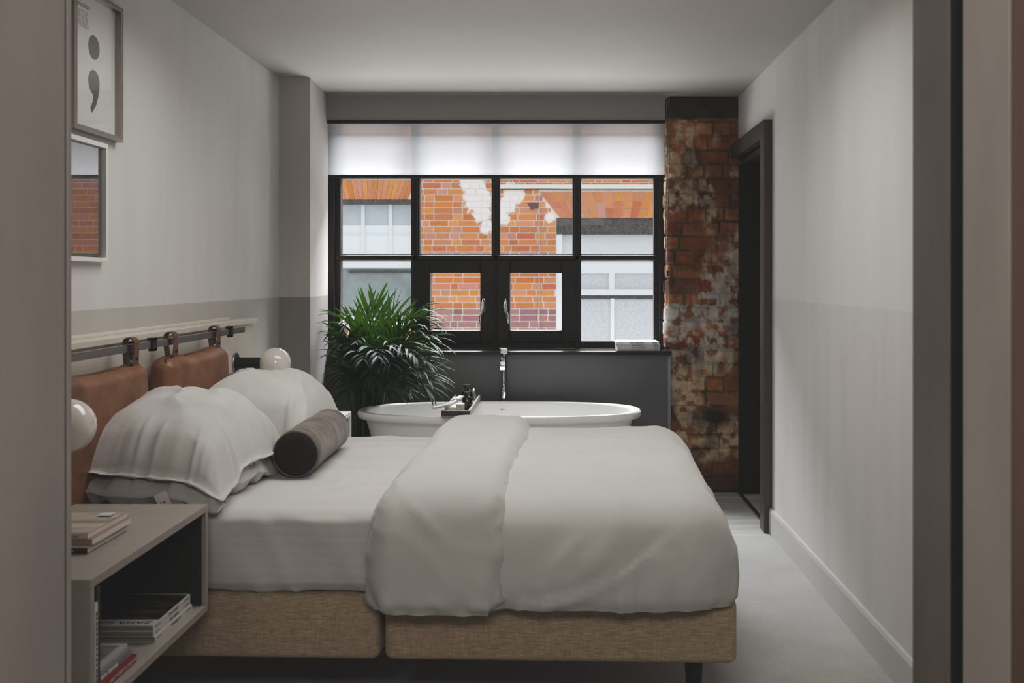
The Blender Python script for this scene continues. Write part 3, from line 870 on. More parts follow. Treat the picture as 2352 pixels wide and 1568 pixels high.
# care tag on the near lower pillow
tg = MB(); P0 = Vector((-1.128, 2.822, .690)); rt = Vector((.40, .0, -.92)); up = Vector((.92, 0, .40))
q = [P0 - up*.019, P0 + rt*.085 - up*.019, P0 + rt*.085 + up*.019, P0 + up*.019]
tg.add(q, [(0,1,2,3)])
to = tg.build('care_tag', M['towel'], p1); to['label'] = 'small white care tag printed stud'
text_part('stud', 'tag_lettering', M['ink'], to, P0 + rt*.024, rt, up, .030)

# bolster ------------------------------------------------------------------
bo = thing('bolster_cushion', 'round grey velvet bolster cushion with dark ends lying on the white sheet', 'cushion', (-.89, 3.6, ZM))
A, B, rr_ = Vector((-.880, 3.345, ZM+.083)), Vector((-.893, 3.90, ZM+.083)), .080
def bol():
    n, k = 60, 64; P = np.zeros((n, k, 3)); ax = (B-A)
    for i in range(n):
        f = i/(n-1)
        r = rr_*(1 - .10*max(0, 1-f/.03)**2 - .10*max(0, 1-(1-f)/.03)**2)
        for j in range(k):
            w = 2*math.pi*j/k
            rad = r*(1+.02*math.sin(5*w+f*6)*math.sin(f*math.pi))
            P[i, j] = (A.x+ax.x*f+rad*math.cos(w), A.y+ax.y*f, A.z+ax.z*f+rad*math.sin(w))
    P += (.004*fbm(P[...,0]*14, P[...,1]*9, P[...,2]*14, 3, 5))[..., None]
    return P
m = MB(); m.grid(bol(), cv=True); m.build('bolster_body', M['velvet'], bo, smooth=True, angle=180)
for C_, s_ in ((A, -1), (B, 1)):
    m = MB(); m.lathe([(rr_*.915, 0), (rr_*.90, s_*.004), (rr_*.6, s_*.011), (.012, s_*.013), (.0005, s_*.013)], tuple(C_), 'y', 48)
    m.build('end_panel', M['velvet_dark'], bo, smooth=True, angle=180)
    m = MB(); m.tube([(C_.x+rr_*.93*math.cos(2*math.pi*i/48), C_.y, C_.z+rr_*.93*math.sin(2*math.pi*i/48)) for i in range(49)], .0035, 8, cap=False)
    m.build('piping', M['velvet'], bo, smooth=True)

# ================================================================== HEADBOARD
XH = -1.470
hb = thing('headboard', 'pale panel headboard with ledge and steel hanging rail on the left wall', 'headboard', (XL, 3.5, 0))
MB().box(XL, XH, 1.70, 3.455, .12, 1.083).build('back_panel', M['laminate_pale'], hb, bevel=.0015)
MB().box(XL, XH, 3.458, 4.795, .12, 1.083).build('back_panel', M['laminate_pale'], hb, bevel=.0015)
MB().box(XL, -1.450, 1.70, 4.815, 1.084, 1.105).build('ledge', M['laminate_pale'], hb, bevel=.002)
MB().box(XL, XL+.012, 1.70, 4.62, 1.105, 1.118).build('ledge_upstand', M['laminate_pale'], hb, bevel=.002)
MB().box(-1.406, -1.394, 1.80, 4.44, 1.058, 1.083).build('hanging_rail', M['steel'], hb, bevel=.001)
for y in (1.95, 3.435, 4.245):
    b = MB(); b.box(XH, XH+.006, y-.022, y+.022, 1.018, 1.122 if False else 1.081); b.box(XH+.006, -1.405, y-.010, y+.010, 1.060, 1.080); b.box(-1.405, -1.389, y-.018, y+.018, 1.048, 1.058); b.box(-1.393, -1.389, y-.018, y+.018, 1.048, 1.094); b.box(-1.41, -1.389, y-.018, y+.018, 1.084, 1.094)
    o = b.build('rail_bracket', M['dark_metal'], hb, bevel=.001)
    s = MB()
    for dy in (-.012, .012): s.cyl((XH+.006, y+dy, 1.03), (XH+.009, y+dy, 1.03), .004, n=12)
    s.build('screw', M['steel'], o)
def hung_cushion(y0, y1, label, seed, straps):
    root = thing('headboard_cushion', label, 'cushion', (-1.42, (y0+y1)/2, .62), 'leather cushions hanging from the rail')
    o = MB().rbox(-1.455, -1.362, y0, y1, .628, 1.018, (.042, .045, .038), 6, .02).build('cushion_body', M['leather'], root, smooth=True, angle=180)
    yc, hw = (y0+y1)/2, (y1-y0)/2
    def f(P, Nn):
        x, y, z = P.T; u = (y-yc)/hw; w = (z-.81)/.21
        d = .016*(1-u**2)*(1-w**2)*np.sign(Nn[:, 0])*0
        Q = P.copy()
        Q[:, 0] += np.where(x > -1.40, 1, 0)*.018*np.clip(1-u**2, 0, 1)*np.clip(1-w**2, 0, 1)
        sagz = 0
        for s in straps: sagz = sagz + np.exp(-((y-s)/.05)**2)
        Q[:, 2] += sstep(.9, 1.01, z)*(.008*sagz - .007 + .004*fbm(y*8, 0, 0, 2, seed))
        # soft creases near the seams
        cr = (1-np.abs(fbm(y*11, z*4, seed*.1, 2, seed)))**4
        Q += Nn*(.005*cr*sstep(.5, 1, np.maximum(np.abs(u), np.abs(w))))[:, None]
        Q[:, 1] += u*.010*np.sin(np.clip((z-.6)/.42, 0, 1)*math.pi)
        return Q
    displace(o, f)
    zt = lambda y: 1.017 - .006 + .008*sum(math.exp(-((y-s)/.05)**2) for s in straps)
    pth = [(-1.392, y0+.012, .64), (-1.39, y0+.004, .97), (-1.395, y0+.018, zt(y0+.02)-.004)] + \
          [(-1.395, y, zt(y)) for y in np.linspace(y0+.05, y1-.05, 14)] + [(-1.395, y1-.018, zt(y1-.02)-.004), (-1.39, y1-.004, .97), (-1.392, y1-.012, .64)]
    MB().tube(pth, .0042, 8).build('piping', M['leather_dark'], root, smooth=True)
    for s in straps:
        st = MB(); P = []
        loop = [(-1.386, 1.010), (-1.384, 1.06), (-1.384, 1.085)] + [(-1.400+.016*math.cos(a), 1.088+.014*math.sin(a)) for a in np.linspace(.2, math.pi-.2, 9)] + [(-1.416, 1.085), (-1.416, 1.06), (-1.410, 1.010)]
        for inner in (0, 1):
            P.append([])
        th = .004
        rows = []
        for (x, z) in loop:
            nx, nz = x+1.400, (z-1.075)*.6; L = math.hypot(nx, nz) or 1
            k = .019 + .007*max(0, (1.06-z)/.05)
            rows.append([(x, s-k, z), (x+nx/L*th, s-k, z+nz/L*th), (x+nx/L*th, s+k, z+nz/L*th), (x, s+k, z)])
        st.grid(np.array(rows), cv=True)
        so = st.build('hanging_strap', M['strap'], root, smooth=True, angle=50)
        MB().cyl((-1.384, s, 1.035), (-1.377, s, 1.035), .005, .004, 12).build('rivet', M['dark_metal'], so)
    return root
hung_cushion(2.70, 3.335, 'near tan leather cushion hanging from the rail behind the near pillows', 61, (2.80, 3.265))
hung_cushion(3.525, 4.145, 'far tan leather cushion hanging from the rail beside the globe lamp', 71, (3.605, 4.06))

# ================================================================== WALL LAMPS
def sconce(loc, label):
    r = thing('wall_lamp', label, 'lamp', loc, 'globe wall lamps on the headboard')
    x, y, z = loc
    MB().lathe([(.0005, 0), (.046, 0), (.048, .003), (.046, .007), (.0005, .007)], (XH, y, z), 'x', 40).build('backplate', M['steel'], r, smooth=True)
    MB().lathe([(.0005, .007), (.026, .007), (.026, .128), (.030, .130), (.030, .134), (.0005, .134)], (XH, y, z), 'x', 36).build('arm', M['black'], r, smooth=True)
    MB().sphere((XH+.183, y, z), .0705, 28).build('globe_shade', M['opal'], r, smooth=True)
    return r
sconce((XH, 4.54, .912), 'far globe wall lamp with white glass ball on black arm near the window')
sconce((XH, 2.615, .912), 'near globe wall lamp partly cut off by the near wall edge')
so = thing('wall_socket', 'small metal socket plate on the headboard below the far globe lamp', 'socket', (XH, 4.52, .845))
MB().box(XH, XH+.007, 4.435, 4.60, .805, .872).build('plate', M['outlet'], so, bevel=.002)
for y in (4.465, 4.535):
    MB().box(XH+.007, XH+.010, y, y+.04, .818, .860).build('socket_face', M['dark_metal'], so, bevel=.001)

# ================================================================== BEDSIDE UNITS
def bedside(y0, y1, label, m1, xr=-.983):
    r = thing('bedside_unit', label, 'bedside table', (XH, (y0+y1)/2, .366), 'floating bedside units')
    z0, z1, t = .366, .665, .020
    top = MB().box(XH, xr, y0, y1, z1-t, z1).build('top_panel', m1, r, bevel=.001)
    MB().box(XH, xr, y0, y1, z0, z0+t).build('bottom_panel', m1, r, bevel=.001)
    MB().box(XH, xr, y0, y0+.018, z0+t, z1-t).build('side_panel', m1, r, bevel=.001)
    MB().box(XH, xr, y1-.018, y1, z0+t, z1-t).build('side_panel', m1, r, bevel=.001)
    b = MB().box(XH, XH+.012, y0+.018, y1-.018, z0+t, z1-t).build('back_panel', M['shade_dark'], r); b['label'] = 'back panel with the compartment shade in its dark colour'
    b = MB().box(XH+.012, xr-.012, y1-.021, y1-.018, z0+t, z1-t).box(XH+.012, xr-.012, y0+.018, y1-.021, z1-t-.003, z1-t).build('shade_panels', M['shade_dark'], r); b['label'] = 'added dark panels painting the shade of the open compartment'  # thin panels added to darken the compartment as shade would
    return r
bedside(2.095, 2.800, 'near floating bedside unit holding magazines on top and books inside', M['laminate'])
bedside(4.335, 4.745, 'far floating white bedside unit between bed and bathtub', M['white_lam'])

# ================================================================== BOOKS
pal_mats = {}
def cm(name, col, r=.35):
    if name not in pal_mats: pal_mats[name] = mat(name, col, r)
    return pal_mats[name]
def book(name, label, x0, x1, y0, y1, z0, h, cover, pages, spine='x', cat='book', group=None, rz=0, t=.0018):
    """lying book: cover boards plus spine on +x or -y side, page block inside"""
    root = thing(name, label, cat, ((x0+x1)/2, (y0+y1)/2, z0), group)
    c = MB(); e = .002 if cat == 'book' else .0003
    c.box(x0, x1, y0, y1, z0, z0+t); c.box(x0, x1, y0, y1, z0+h-t, z0+h)
    if spine == 'x': c.box(x1-t, x1, y0, y1, z0+t, z0+h-t); pb = (x0+e, x1-t, y0+e, y1-e)
    else: c.box(x0, x1, y0, y0+t, z0+t, z0+h-t); pb = (x0+e, x1-e, y0+t, y1-e)
    c.build('cover', cover, root, bevel=.0004)
    MB().box(pb[0], pb[1], pb[2], pb[3], z0+t, z0+h-t).build('page_block', pages, root)
    if rz: root.rotation_euler.z = rz
    return root
def strokes(name, mt, par, o, r, u, length, h, n, seed):
    """small unreadable print as short ink strokes"""
    q = random.Random(seed); o, r, u = Vector(o), Vector(r).normalized(), Vector(u).normalized(); nn = r.cross(u)*.0005
    m = MB(); p = 0; w = length/n
    for i in range(n):
        a = i*w; b = a + w*(.55+.3*q.random())
        if q.random() < .12: continue
        v = [o+nn+r*a-u*h/2, o+nn+r*b-u*h/2, o+nn+r*b+u*h/2*(.7+.3*q.random()), o+nn+r*a+u*h/2]
        m.add(v, [(0,1,2,3)])
    return m.build(name, mt, par)
zs = .3862
white_c, dark_c = cm('white_gloss_cover', S(186, 183, 180)), cm('black_cover_photo', S(26, 25, 24), .3)
bx1 = -1.012; hh = .0147
titles = ['third', 'second', 'ZAHA HADID']
for i in range(3):
    dx = .003 if i == 0 else 0
    y0, y1 = 2.492 + (.004 if i == 0 else 0), 2.742 + (.006 if i == 0 else 0)
    lab = ['bottom white book of the three book stack inside the near bedside unit', 'middle white book of the three book stack inside the near bedside unit', 'top white book with dark cover picture on the three book stack'][i]
    bk = book('book', lab, -1.200+dx, bx1+dx, y0, y1, zs+i*hh, hh-.0002, white_c, M['pages_dim'], group='white spined books in the near bedside unit')
    zc = zs + i*hh + hh*.5
    if i == 2:
        text_part('ZAHA HADID', 'spine_title', M['ink'], bk, (bx1, y0+.098, zc), (0,1,0), (0,0,1), .0105, lift=.0004)
        cv = MB(); zt = zs+3*hh-.0001
        cv.add([(-1.198, y0+.045, zt+.0004), (bx1-.004, y0+.045, zt+.0004), (bx1-.004, y1-.006, zt+.0004), (-1.198, y1-.006, zt+.0004)], [(0,1,2,3)])
        k = N('dark_cover_photo'); nz = k.noise(9, 4, .6, stretch=(.5, 3, 1)); k.link(k.ramp(nz, [(.5, S(24, 23, 22)), (.66, S(70, 58, 34)), (.8, S(120, 84, 40))]), k.b.inputs['Base Color']); k.b.inputs['Roughness'].default_value = .3
        cv.build('cover_picture', k.m, bk)
        text_part('ZAHA HADID', 'cover_title', M['ink'], bk, (bx1-.012, y0+.022, zt), (-1,0,0), (0,-1,0), .030, lift=.0006, sx=1.05)
    else:
        strokes('spine_print', M['ink_grey'], bk, (bx1+dx, y0+.105, zc), (0,1,0), (0,0,1), .062, .0065, 11, i)
    strokes('spine_print', M['ink_grey'], bk, (bx1+dx, y0+.012, zc), (0,1,0), (0,0,1), .030, .003, 8, 30+i)
    text_part('TASCHEN', 'spine_publisher', M['ink'], bk, (bx1+dx, y1-.012, zc), (0,1,0), (0,0,1), .0072, 'RIGHT', lift=.0004)
# front stack
red_c, grey_c, sil_c = cm('red_cover', S(124, 20, 24), .4), cm('grey_cover', S(120, 120, 122)), cm('silver_cover', S(176, 174, 172))
zr = zs
bk = book('book', 'red spined book at the bottom of the front stack in the near bedside unit', -1.20, -1.003, 2.165, 2.372, zr, .019, red_c, M['pages'], group='books in the front stack of the near bedside unit')
text_part('A BEST MOMENT & YOUR LIFE', 'spine_title', M['ink_white'], bk, (-1.003, 2.366, zr+.0095), (0,1,0), (0,0,1), .0120, 'RIGHT', sx=.86)
bk = book('book', 'grey spined book lying on the red spined book', -1.205, -1.012, 2.165, 2.366, zr+.0192, .016, grey_c, M['pages'], group='books in the front stack of the near bedside unit')
strokes('spine_print', M['ink_white'], bk, (-1.012, 2.205, zr+.027), (0,1,0), (0,0,1), .085, .009, 14, 5)
bk = book('book', 'thin silver covered book on top of the red and grey books', -1.21, -1.022, 2.165, 2.365, zr+.0354, .011, sil_c, M['pages'], group='books in the front stack of the near bedside unit')
cv = MB(); zt = zr+.0464
cv.add([(-1.19, 2.25, zt+.0004), (-1.035, 2.25, zt+.0004), (-1.035, 2.35, zt+.0004), (-1.19, 2.35, zt+.0004)], [(0,1,2,3)])
cv.build('cover_picture', mat('grey_cover_picture', S(126, 124, 124), .35, vary=(14, .5, 1.4)), bk)
# upright books against the near side panel
def upright(label, y0, y1, z1, xs, cover, ink, seed, pr=True):
    root = thing('upright_book', label, 'book', (-1.12, (y0+y1)/2, zs), 'upright books by the side panel of the near bedside unit')
    c = MB(); x0 = xs-.17; t = .0015
    c.box(x0, xs, y0, y0+t, zs, z1); c.box(x0, xs, y1-t, y1, zs, z1); c.box(xs-t, xs, y0+t, y1-t, zs, z1)
    c.build('cover', cover, root, bevel=.0003)
    MB().box(x0+.003, xs-t, y0+t, y1-t, zs+.002, z1-.003).build('page_block', M['pages_dim'], root)
    if pr:
        strokes('spine_print', ink, root, (xs, (y0+y1)/2, z1-.02), (0,0,-1), (0,1,0), (z1-zs)*.8, (y1-y0)*.5, 16, seed)
upright('olive brown upright book next to the near side panel', 2.1135, 2.1225, .640, -.988, cm('olive_cover', S(116, 104, 74)), M['ink_white'], 1)
upright('white upright book with dark spine letters in the near bedside unit', 2.123, 2.135, .606, -.986, cm('white_cover', S(206, 203, 197)), M['ink'], 2)
upright('dark upright book right of the white upright book in the near bedside unit', 2.1355, 2.150, .638, -.988, cm('dark_green_cover', S(40, 42, 34)), M['ink_grey'], 3, False)
# magazines on the near bedside unit
zt = .6655
mags = [('lowest black spined magazine on the near bedside unit', -1.40, -1.083, 2.292, 2.503, .0115, cm('black_mag_cover', S(28, 28, 28)), .0),
        ('thin pale magazine above the black spined magazine', -1.40, -1.082, 2.294, 2.500, .0055, cm('pale_mag_cover', S(192, 182, 174)), .0),
        ('thick tan spined magazine marked W in the bedside pile', -1.40, -1.074, 2.297, 2.508, .0145, cm('tan_mag_cover', S(146, 126, 110)), .0),
        ('top landscape covered magazine in the bedside pile', -1.40, -1.085, 2.299, 2.512, .0105, cm('beige_mag_cover', S(186, 176, 166)), .0)]
for i, (lab, a, b, c_, d, h_, cov, rz) in enumerate(mags):
    bk = book('magazine', lab, a, b, c_, d, zt, h_, cov, M['pages'], spine='y', cat='magazine', group='magazines on the near bedside unit', t=.0009)
    if i == 0: strokes('spine_print', M['ink_white'], bk, (b-.10, c_, zt+h_/2), (1,0,0), (0,0,1), .07, .0022, 16, 9)
    if i == 2: text_part('W', 'spine_mark', M['ink'], bk, (b-.052, c_, zt+h_/2), (1,0,0), (0,0,1), .010, 'CENTER', lift=.0004)
    if i == 3:
        strokes('spine_print', M['ink'], bk, (b-.05, c_, zt+h_/2), (1,0,0), (0,0,1), .03, .003, 6, 3)
        cv = MB(); z_ = zt+h_
        P = [[(a+.002+(b-a-.004)*u, c_+.001+(d-c_-.002)*v, z_+.0005+.004*max(0, u-.75)*v) for u in np.linspace(0, 1, 12)] for v in np.linspace(0, 1, 10)]
        cv.grid(np.array(P)); cv.f = [q[::-1] for q in cv.f]
        k = N('landscape_cover_picture'); nz = k.noise(7, 4, .6, stretch=(.6, 2.4, 1)); k.link(k.ramp(nz, [(.3, S(84, 82, 78)), (.45, S(150, 146, 140)), (.6, S(196, 184, 166)), (.75, S(140, 116, 92))]), k.b.inputs['Base Color']); k.b.inputs['Roughness'].default_value = .3
        co = cv.build('cover_picture', k.m, bk, smooth=True)
        MB().box(b-.055, b-.020, d-.050, d-.020, z_+.0044, z_+.0048).build('barcode_label', M['paper'], co)
    zt += h_ + .0002
# magazines on the sill
zt = SZ+.0004; sx0 = wx(1418)*5.99/6.2
for i in range(4):
    a = (1416-VX)*6.0/F + (.004 if i < 3 else -.003); b = a + .258
    lab = ['lowest of four white magazines stacked on the right of the window sill', 'second magazine up in the four magazine stack on the sill', 'third magazine up in the four magazine stack on the sill', 'topmost white magazine of the stack on the window sill'][i]
    bk = book('magazine', lab, a, b, 5.985, 6.185, zt, .0133, cm('white_mag', S(206, 206, 208)) if i == 3 else cm('light_grey_mag', S(176, 177, 181)), M['pages'], spine='y', cat='magazine', group='magazines on the window sill', t=.0012)
    for o_, l_, s_, hh_ in ((.008, .045, 1, .002), (.085, .085, 2, .006), (.218, .028, 3, .005)):
        strokes('spine_print', M['ink_grey'] if s_ < 3 else M['ink'], bk, (a+o_, 5.985, zt+.0067), (1,0,0), (0,0,1), l_, hh_, int(l_/.006), s_*10+i)
    zt += .0136

# ================================================================== PICTURES
def picture(y0, y1, z0, z1, fm, label, fw=.017, dp=.028):
    r = thing('picture_frame', label, 'picture', (XL, (y0+y1)/2, z0))
    m = MB()
    m.box(XL, XL+dp, y0, y1, z0, z0+fw); m.box(XL, XL+dp, y0, y1, z1-fw, z1); m.box(XL, XL+dp, y0, y0+fw, z0+fw, z1-fw); m.box(XL, XL+dp, y1-fw, y1, z0+fw, z1-fw)
    m.build('frame', fm, r, bevel=.0015)
    pr = MB().box(XL, XL+.006, y0+fw, y1-fw, z0+fw, z1-fw).build('print', M['poster'] if fm is M['grey_metal'] else mat('grey_print', S(84, 82, 81), .6), r)
    g = MB(); x = XL+.010
    g.add([(x, y0+fw, z0+fw), (x, y1-fw, z0+fw), (x, y1-fw, z1-fw), (x, y0+fw, z1-fw)], [(0,1,2,3)])
    g.build('glass', M['pic_glass'] if fm is M['grey_metal'] else M['pic_glass2'], r)
    return r, pr
r1, pr1 = picture(3.105, 3.452, 1.768, 2.232, M['grey_metal'], 'upper picture with a large semicolon print in a grey metal frame')
text_part('Semicolon', 'print_title', M['ink_grey'], pr1, (XL+.006, 3.140, 2.178), (0,1,0), (0,0,1), .026)
for i in range(9):
    strokes('print_text', M['ink_grey'], pr1, (XL+.006, 3.140, 2.157-.0062*i), (0,1,0), (0,0,1), .10, .0022, 22, 60+i)
m = MB(); cy, cz = 3.278, 2.058
m.add([(XL+.0066, cy+.040*math.cos(a), cz+.040*math.sin(a)) for a in np.linspace(0, 2*math.pi, 49)[:-1]], [tuple(range(48))])
m.build('semicolon_dot', mat('grey_print_ink', S(104, 102, 101), .6), pr1)
m = MB(); cz = 1.944
top = [(cy+.040*math.cos(a), cz+.040*math.sin(a)) for a in np.linspace(-.15, math.pi+.75, 26)]
tail = [(cy-.004, cz-.044), (cy-.012, cz-.070), (cy-.026, cz-.088), (cy-.014, cz-.104), (cy+.012, cz-.078), (cy+.030, cz-.045), (cy+.039, cz-.020)]
pts = top + tail
m.add([(XL+.0066, a, b) for a, b in pts], [tuple(range(len(pts)))])
m.build('semicolon_comma', mat('grey_print_ink_dark', S(104, 102, 101), .6), pr1)
r2, pr2 = picture(3.02, 3.345, 1.352, 1.748, M['white_metal'], 'lower picture in a white frame with reflective glass', .016, .024)
m = MB()
for rr0, rr1 in ((.052, .036),):
    k = 40
    P = [[(XL+.0066, 3.155+q*math.cos(a), 1.66+q*math.sin(a)) for a in np.linspace(math.pi, 2*math.pi, k)] for q in (rr0, rr1)]
    m.grid(np.array(P))
m.build('print_arc', M['ink_grey'], pr2)

# ================================================================== BATHTUB
TX, TY, TZ = -.319, 5.485, .58
tub = thing('bathtub', 'white freestanding oval bathtub behind the bed under the window', 'bathtub', (TX, TY, 0))
def ring(a, b, z, n=120, p=2.5):
    o = []
    for i in range(n):
        w = 2*math.pi*i/n; c, s = math.cos(w), math.sin(w)
        o.append((TX + a*math.copysign(abs(c)**(2/p), c), TY + b*math.copysign(abs(s)**(2/p), s), z))
    return o
prof = [(.001,.001,0),(.55,.20,0),(.585,.225,.01),(.60,.235,.05),(.665,.285,.30),(.715,.312,.48),(.728,.318,.522),(.733,.321,.532),(.765,.332,.540),(.775,.335,.550),(.778,.336,.566),(.772,.334,.576),(.762,.330,TZ),(.742,.316,TZ),(.732,.308,.577),(.725,.303,.565),(.70,.285,.50),(.64,.245,.30),(.58,.205,.17),(.50,.16,.14),(.001,.001,.135)]
m = MB(); m.grid(np.array([ring(*p) for p in prof]), cv=True)
m.build('tub_shell', M['tub'], tub, smooth=True, angle=180)
of = MB().obox((TX-.005, TY+.283, .487), (1,0,0), (0,.2,1), (0,-1,.2), .058, .004, .004)
of.build('overflow_slot', M['white_lam'], tub, bevel=.001)
strokes('tub_mark', M['ink_grey'], tub, (TX-.012, TY+.288, .536), (1,0,0), (0,.2,1), .03, .006, 4, 5)

# tap ----------------------------------------------------------------------
tp = thing('bath_tap', 'tall chrome freestanding bath tap behind the bathtub', 'tap', (-.318, 5.895, 0))
X, Y = -.318, 5.895
MB().lathe([(.0005, 0), (.045, 0), (.045, .008), (.02, .012), (.0005, .012)], (X, Y, 0)).build('base_flange', M['chrome'], tp, smooth=True)
MB().lathe([(.0005, .01), (.0175, .01), (.0175, .865), (.0005, .865)], (X, Y, 0)).build('column', M['chrome'], tp, smooth=True)
MB().box(X-.021, X+.021, Y-.022, Y+.022, .852, .884).build('mixer_body', M['chrome'], tp, bevel=.003)
MB().box(X-.020, X+.020, Y-.09, Y+.018, .886, .893).build('lever', M['chrome'], tp, bevel=.002)
sp = MB(); sp.obox((X-.004, Y-.085, .800), (1, .05, 0), (.05, -1, -.25), (0, -.25, 1), .016, .085, .012)
sp.build('spout', M['chrome'], tp, bevel=.003)
MB().tube([(X, Y-.024, .845), (X, Y-.03, .80), (X-.002, Y-.028, .70), (X, Y-.03, .60)], .006, 10).build('shower_hose', M['chrome'], tp, smooth=True)
MB().tube([(X+.001, Y-.033, .545), (X+.001, Y-.034, .59), (X+.001, Y-.034, .63), (X+.001, Y-.033, .665), (X+.001, Y-.032, .685)], [.010, .0155, .017, .014, .005], 16).build('hand_shower', M['chrome'], tp, smooth=True)

# bath tray and things on it ------------------------------------------------
tr = thing('bath_tray', 'narrow grey bath tray with dark end bridging the bathtub', 'tray', (-.525, TY, TZ))
x0, x1, y0, y1, z0 = -.600, -.452, TY-.352, TY+.352, TZ+.001
MB().box(x0, x1, y0, y1, z0, z0+.008).box(x0, x0+.010, y0+.010, y1, z0+.008, z0+.036).box(x1-.010, x1, y0+.010, y1, z0+.008, z0+.036).build('tray_body', M['tray'], tr, bevel=.001)
for y in (y0, y1-.010):
    MB().box(x0, x1, y, y+.010, z0+.008, z0+.034).build('tray_end', M['tray_edge'], tr, bevel=.001)
zt = z0+.0085
def bottle(x, y, r, h, label, capr):
    o = thing('bath_bottle', label, 'bottle', (x, y, zt), 'dark bottles on the bath tray')
    MB().lathe([(.0005, 0), (r*.95, 0), (r, .004), (r, h*.62), (r*.8, h*.72), (r*.42, h*.78), (r*.42, h*.82), (.0005, h*.82)], (x, y, zt), n=32).build('glass_body', M['bottle'], o, smooth=True)
    MB().lathe([(.0005, h*.82), (capr*.8, h*.82), (capr*.8, h*.93), (capr, h*.94), (capr, h), (.0005, h)], (x, y, zt), n=28).build('stopper', M['cap'], o, smooth=True)
bottle(-.500, 5.50, .030, .122, 'tall dark brown bottle standing at the back of the bath tray', .021)
bottle(-.487, 5.35, .026, .098, 'short dark bottle standing beside the soap block on the bath tray', .017)
j = thing('glass_jar', 'small clear stoppered jar behind the dark bottles on the bath tray', 'jar', (-.475, 5.62, zt))
MB().lathe([(.0005, 0), (.018, 0), (.018, .05), (.008, .06), (.008, .068), (.0005, .068)], (-.475, 5.62, zt), n=24).build('jar_body', M['pic_glass'], j, smooth=True)
MB().sphere((-.475, 5.62, zt+.077), .009, 10).build('stopper', M['chrome'], j, smooth=True)
s = MB().box(-.533, -.492, 5.205, 5.265, zt, zt+.052).build('soap_block', M['soap'], None, bevel=.004)
tag(s, 'upright greenish marbled soap block on the bath tray', 'soap')
s = MB().rbox(-.575, -.540, 5.25, 5.34, zt, zt+.030, (.008,.008,.008), 3, .02).build('folded_flannel', M['towel'], None, smooth=True, angle=180)
tag(s, 'small folded white flannel lying in the bath tray', 'flannel')
br = thing('bath_brush', 'white handled bath brush lying across the side of the bath tray', 'brush', (-.60, 5.28, z0+.04))
MB().tube([(-.648, 5.155, z0+.046), (-.62, 5.20, z0+.046), (-.575, 5.30, z0+.048), (-.55, 5.40, z0+.052)], [.007, .008, .008, .009], 14).build('brush_handle', M['towel'], br, smooth=True)
MB().obox((-.540, 5.44, z0+.060), (.3, 1, .05), (1, -.3, 0), (0, 0, 1), .050, .018, .010).build('brush_head', M['towel'], br, bevel=.006)

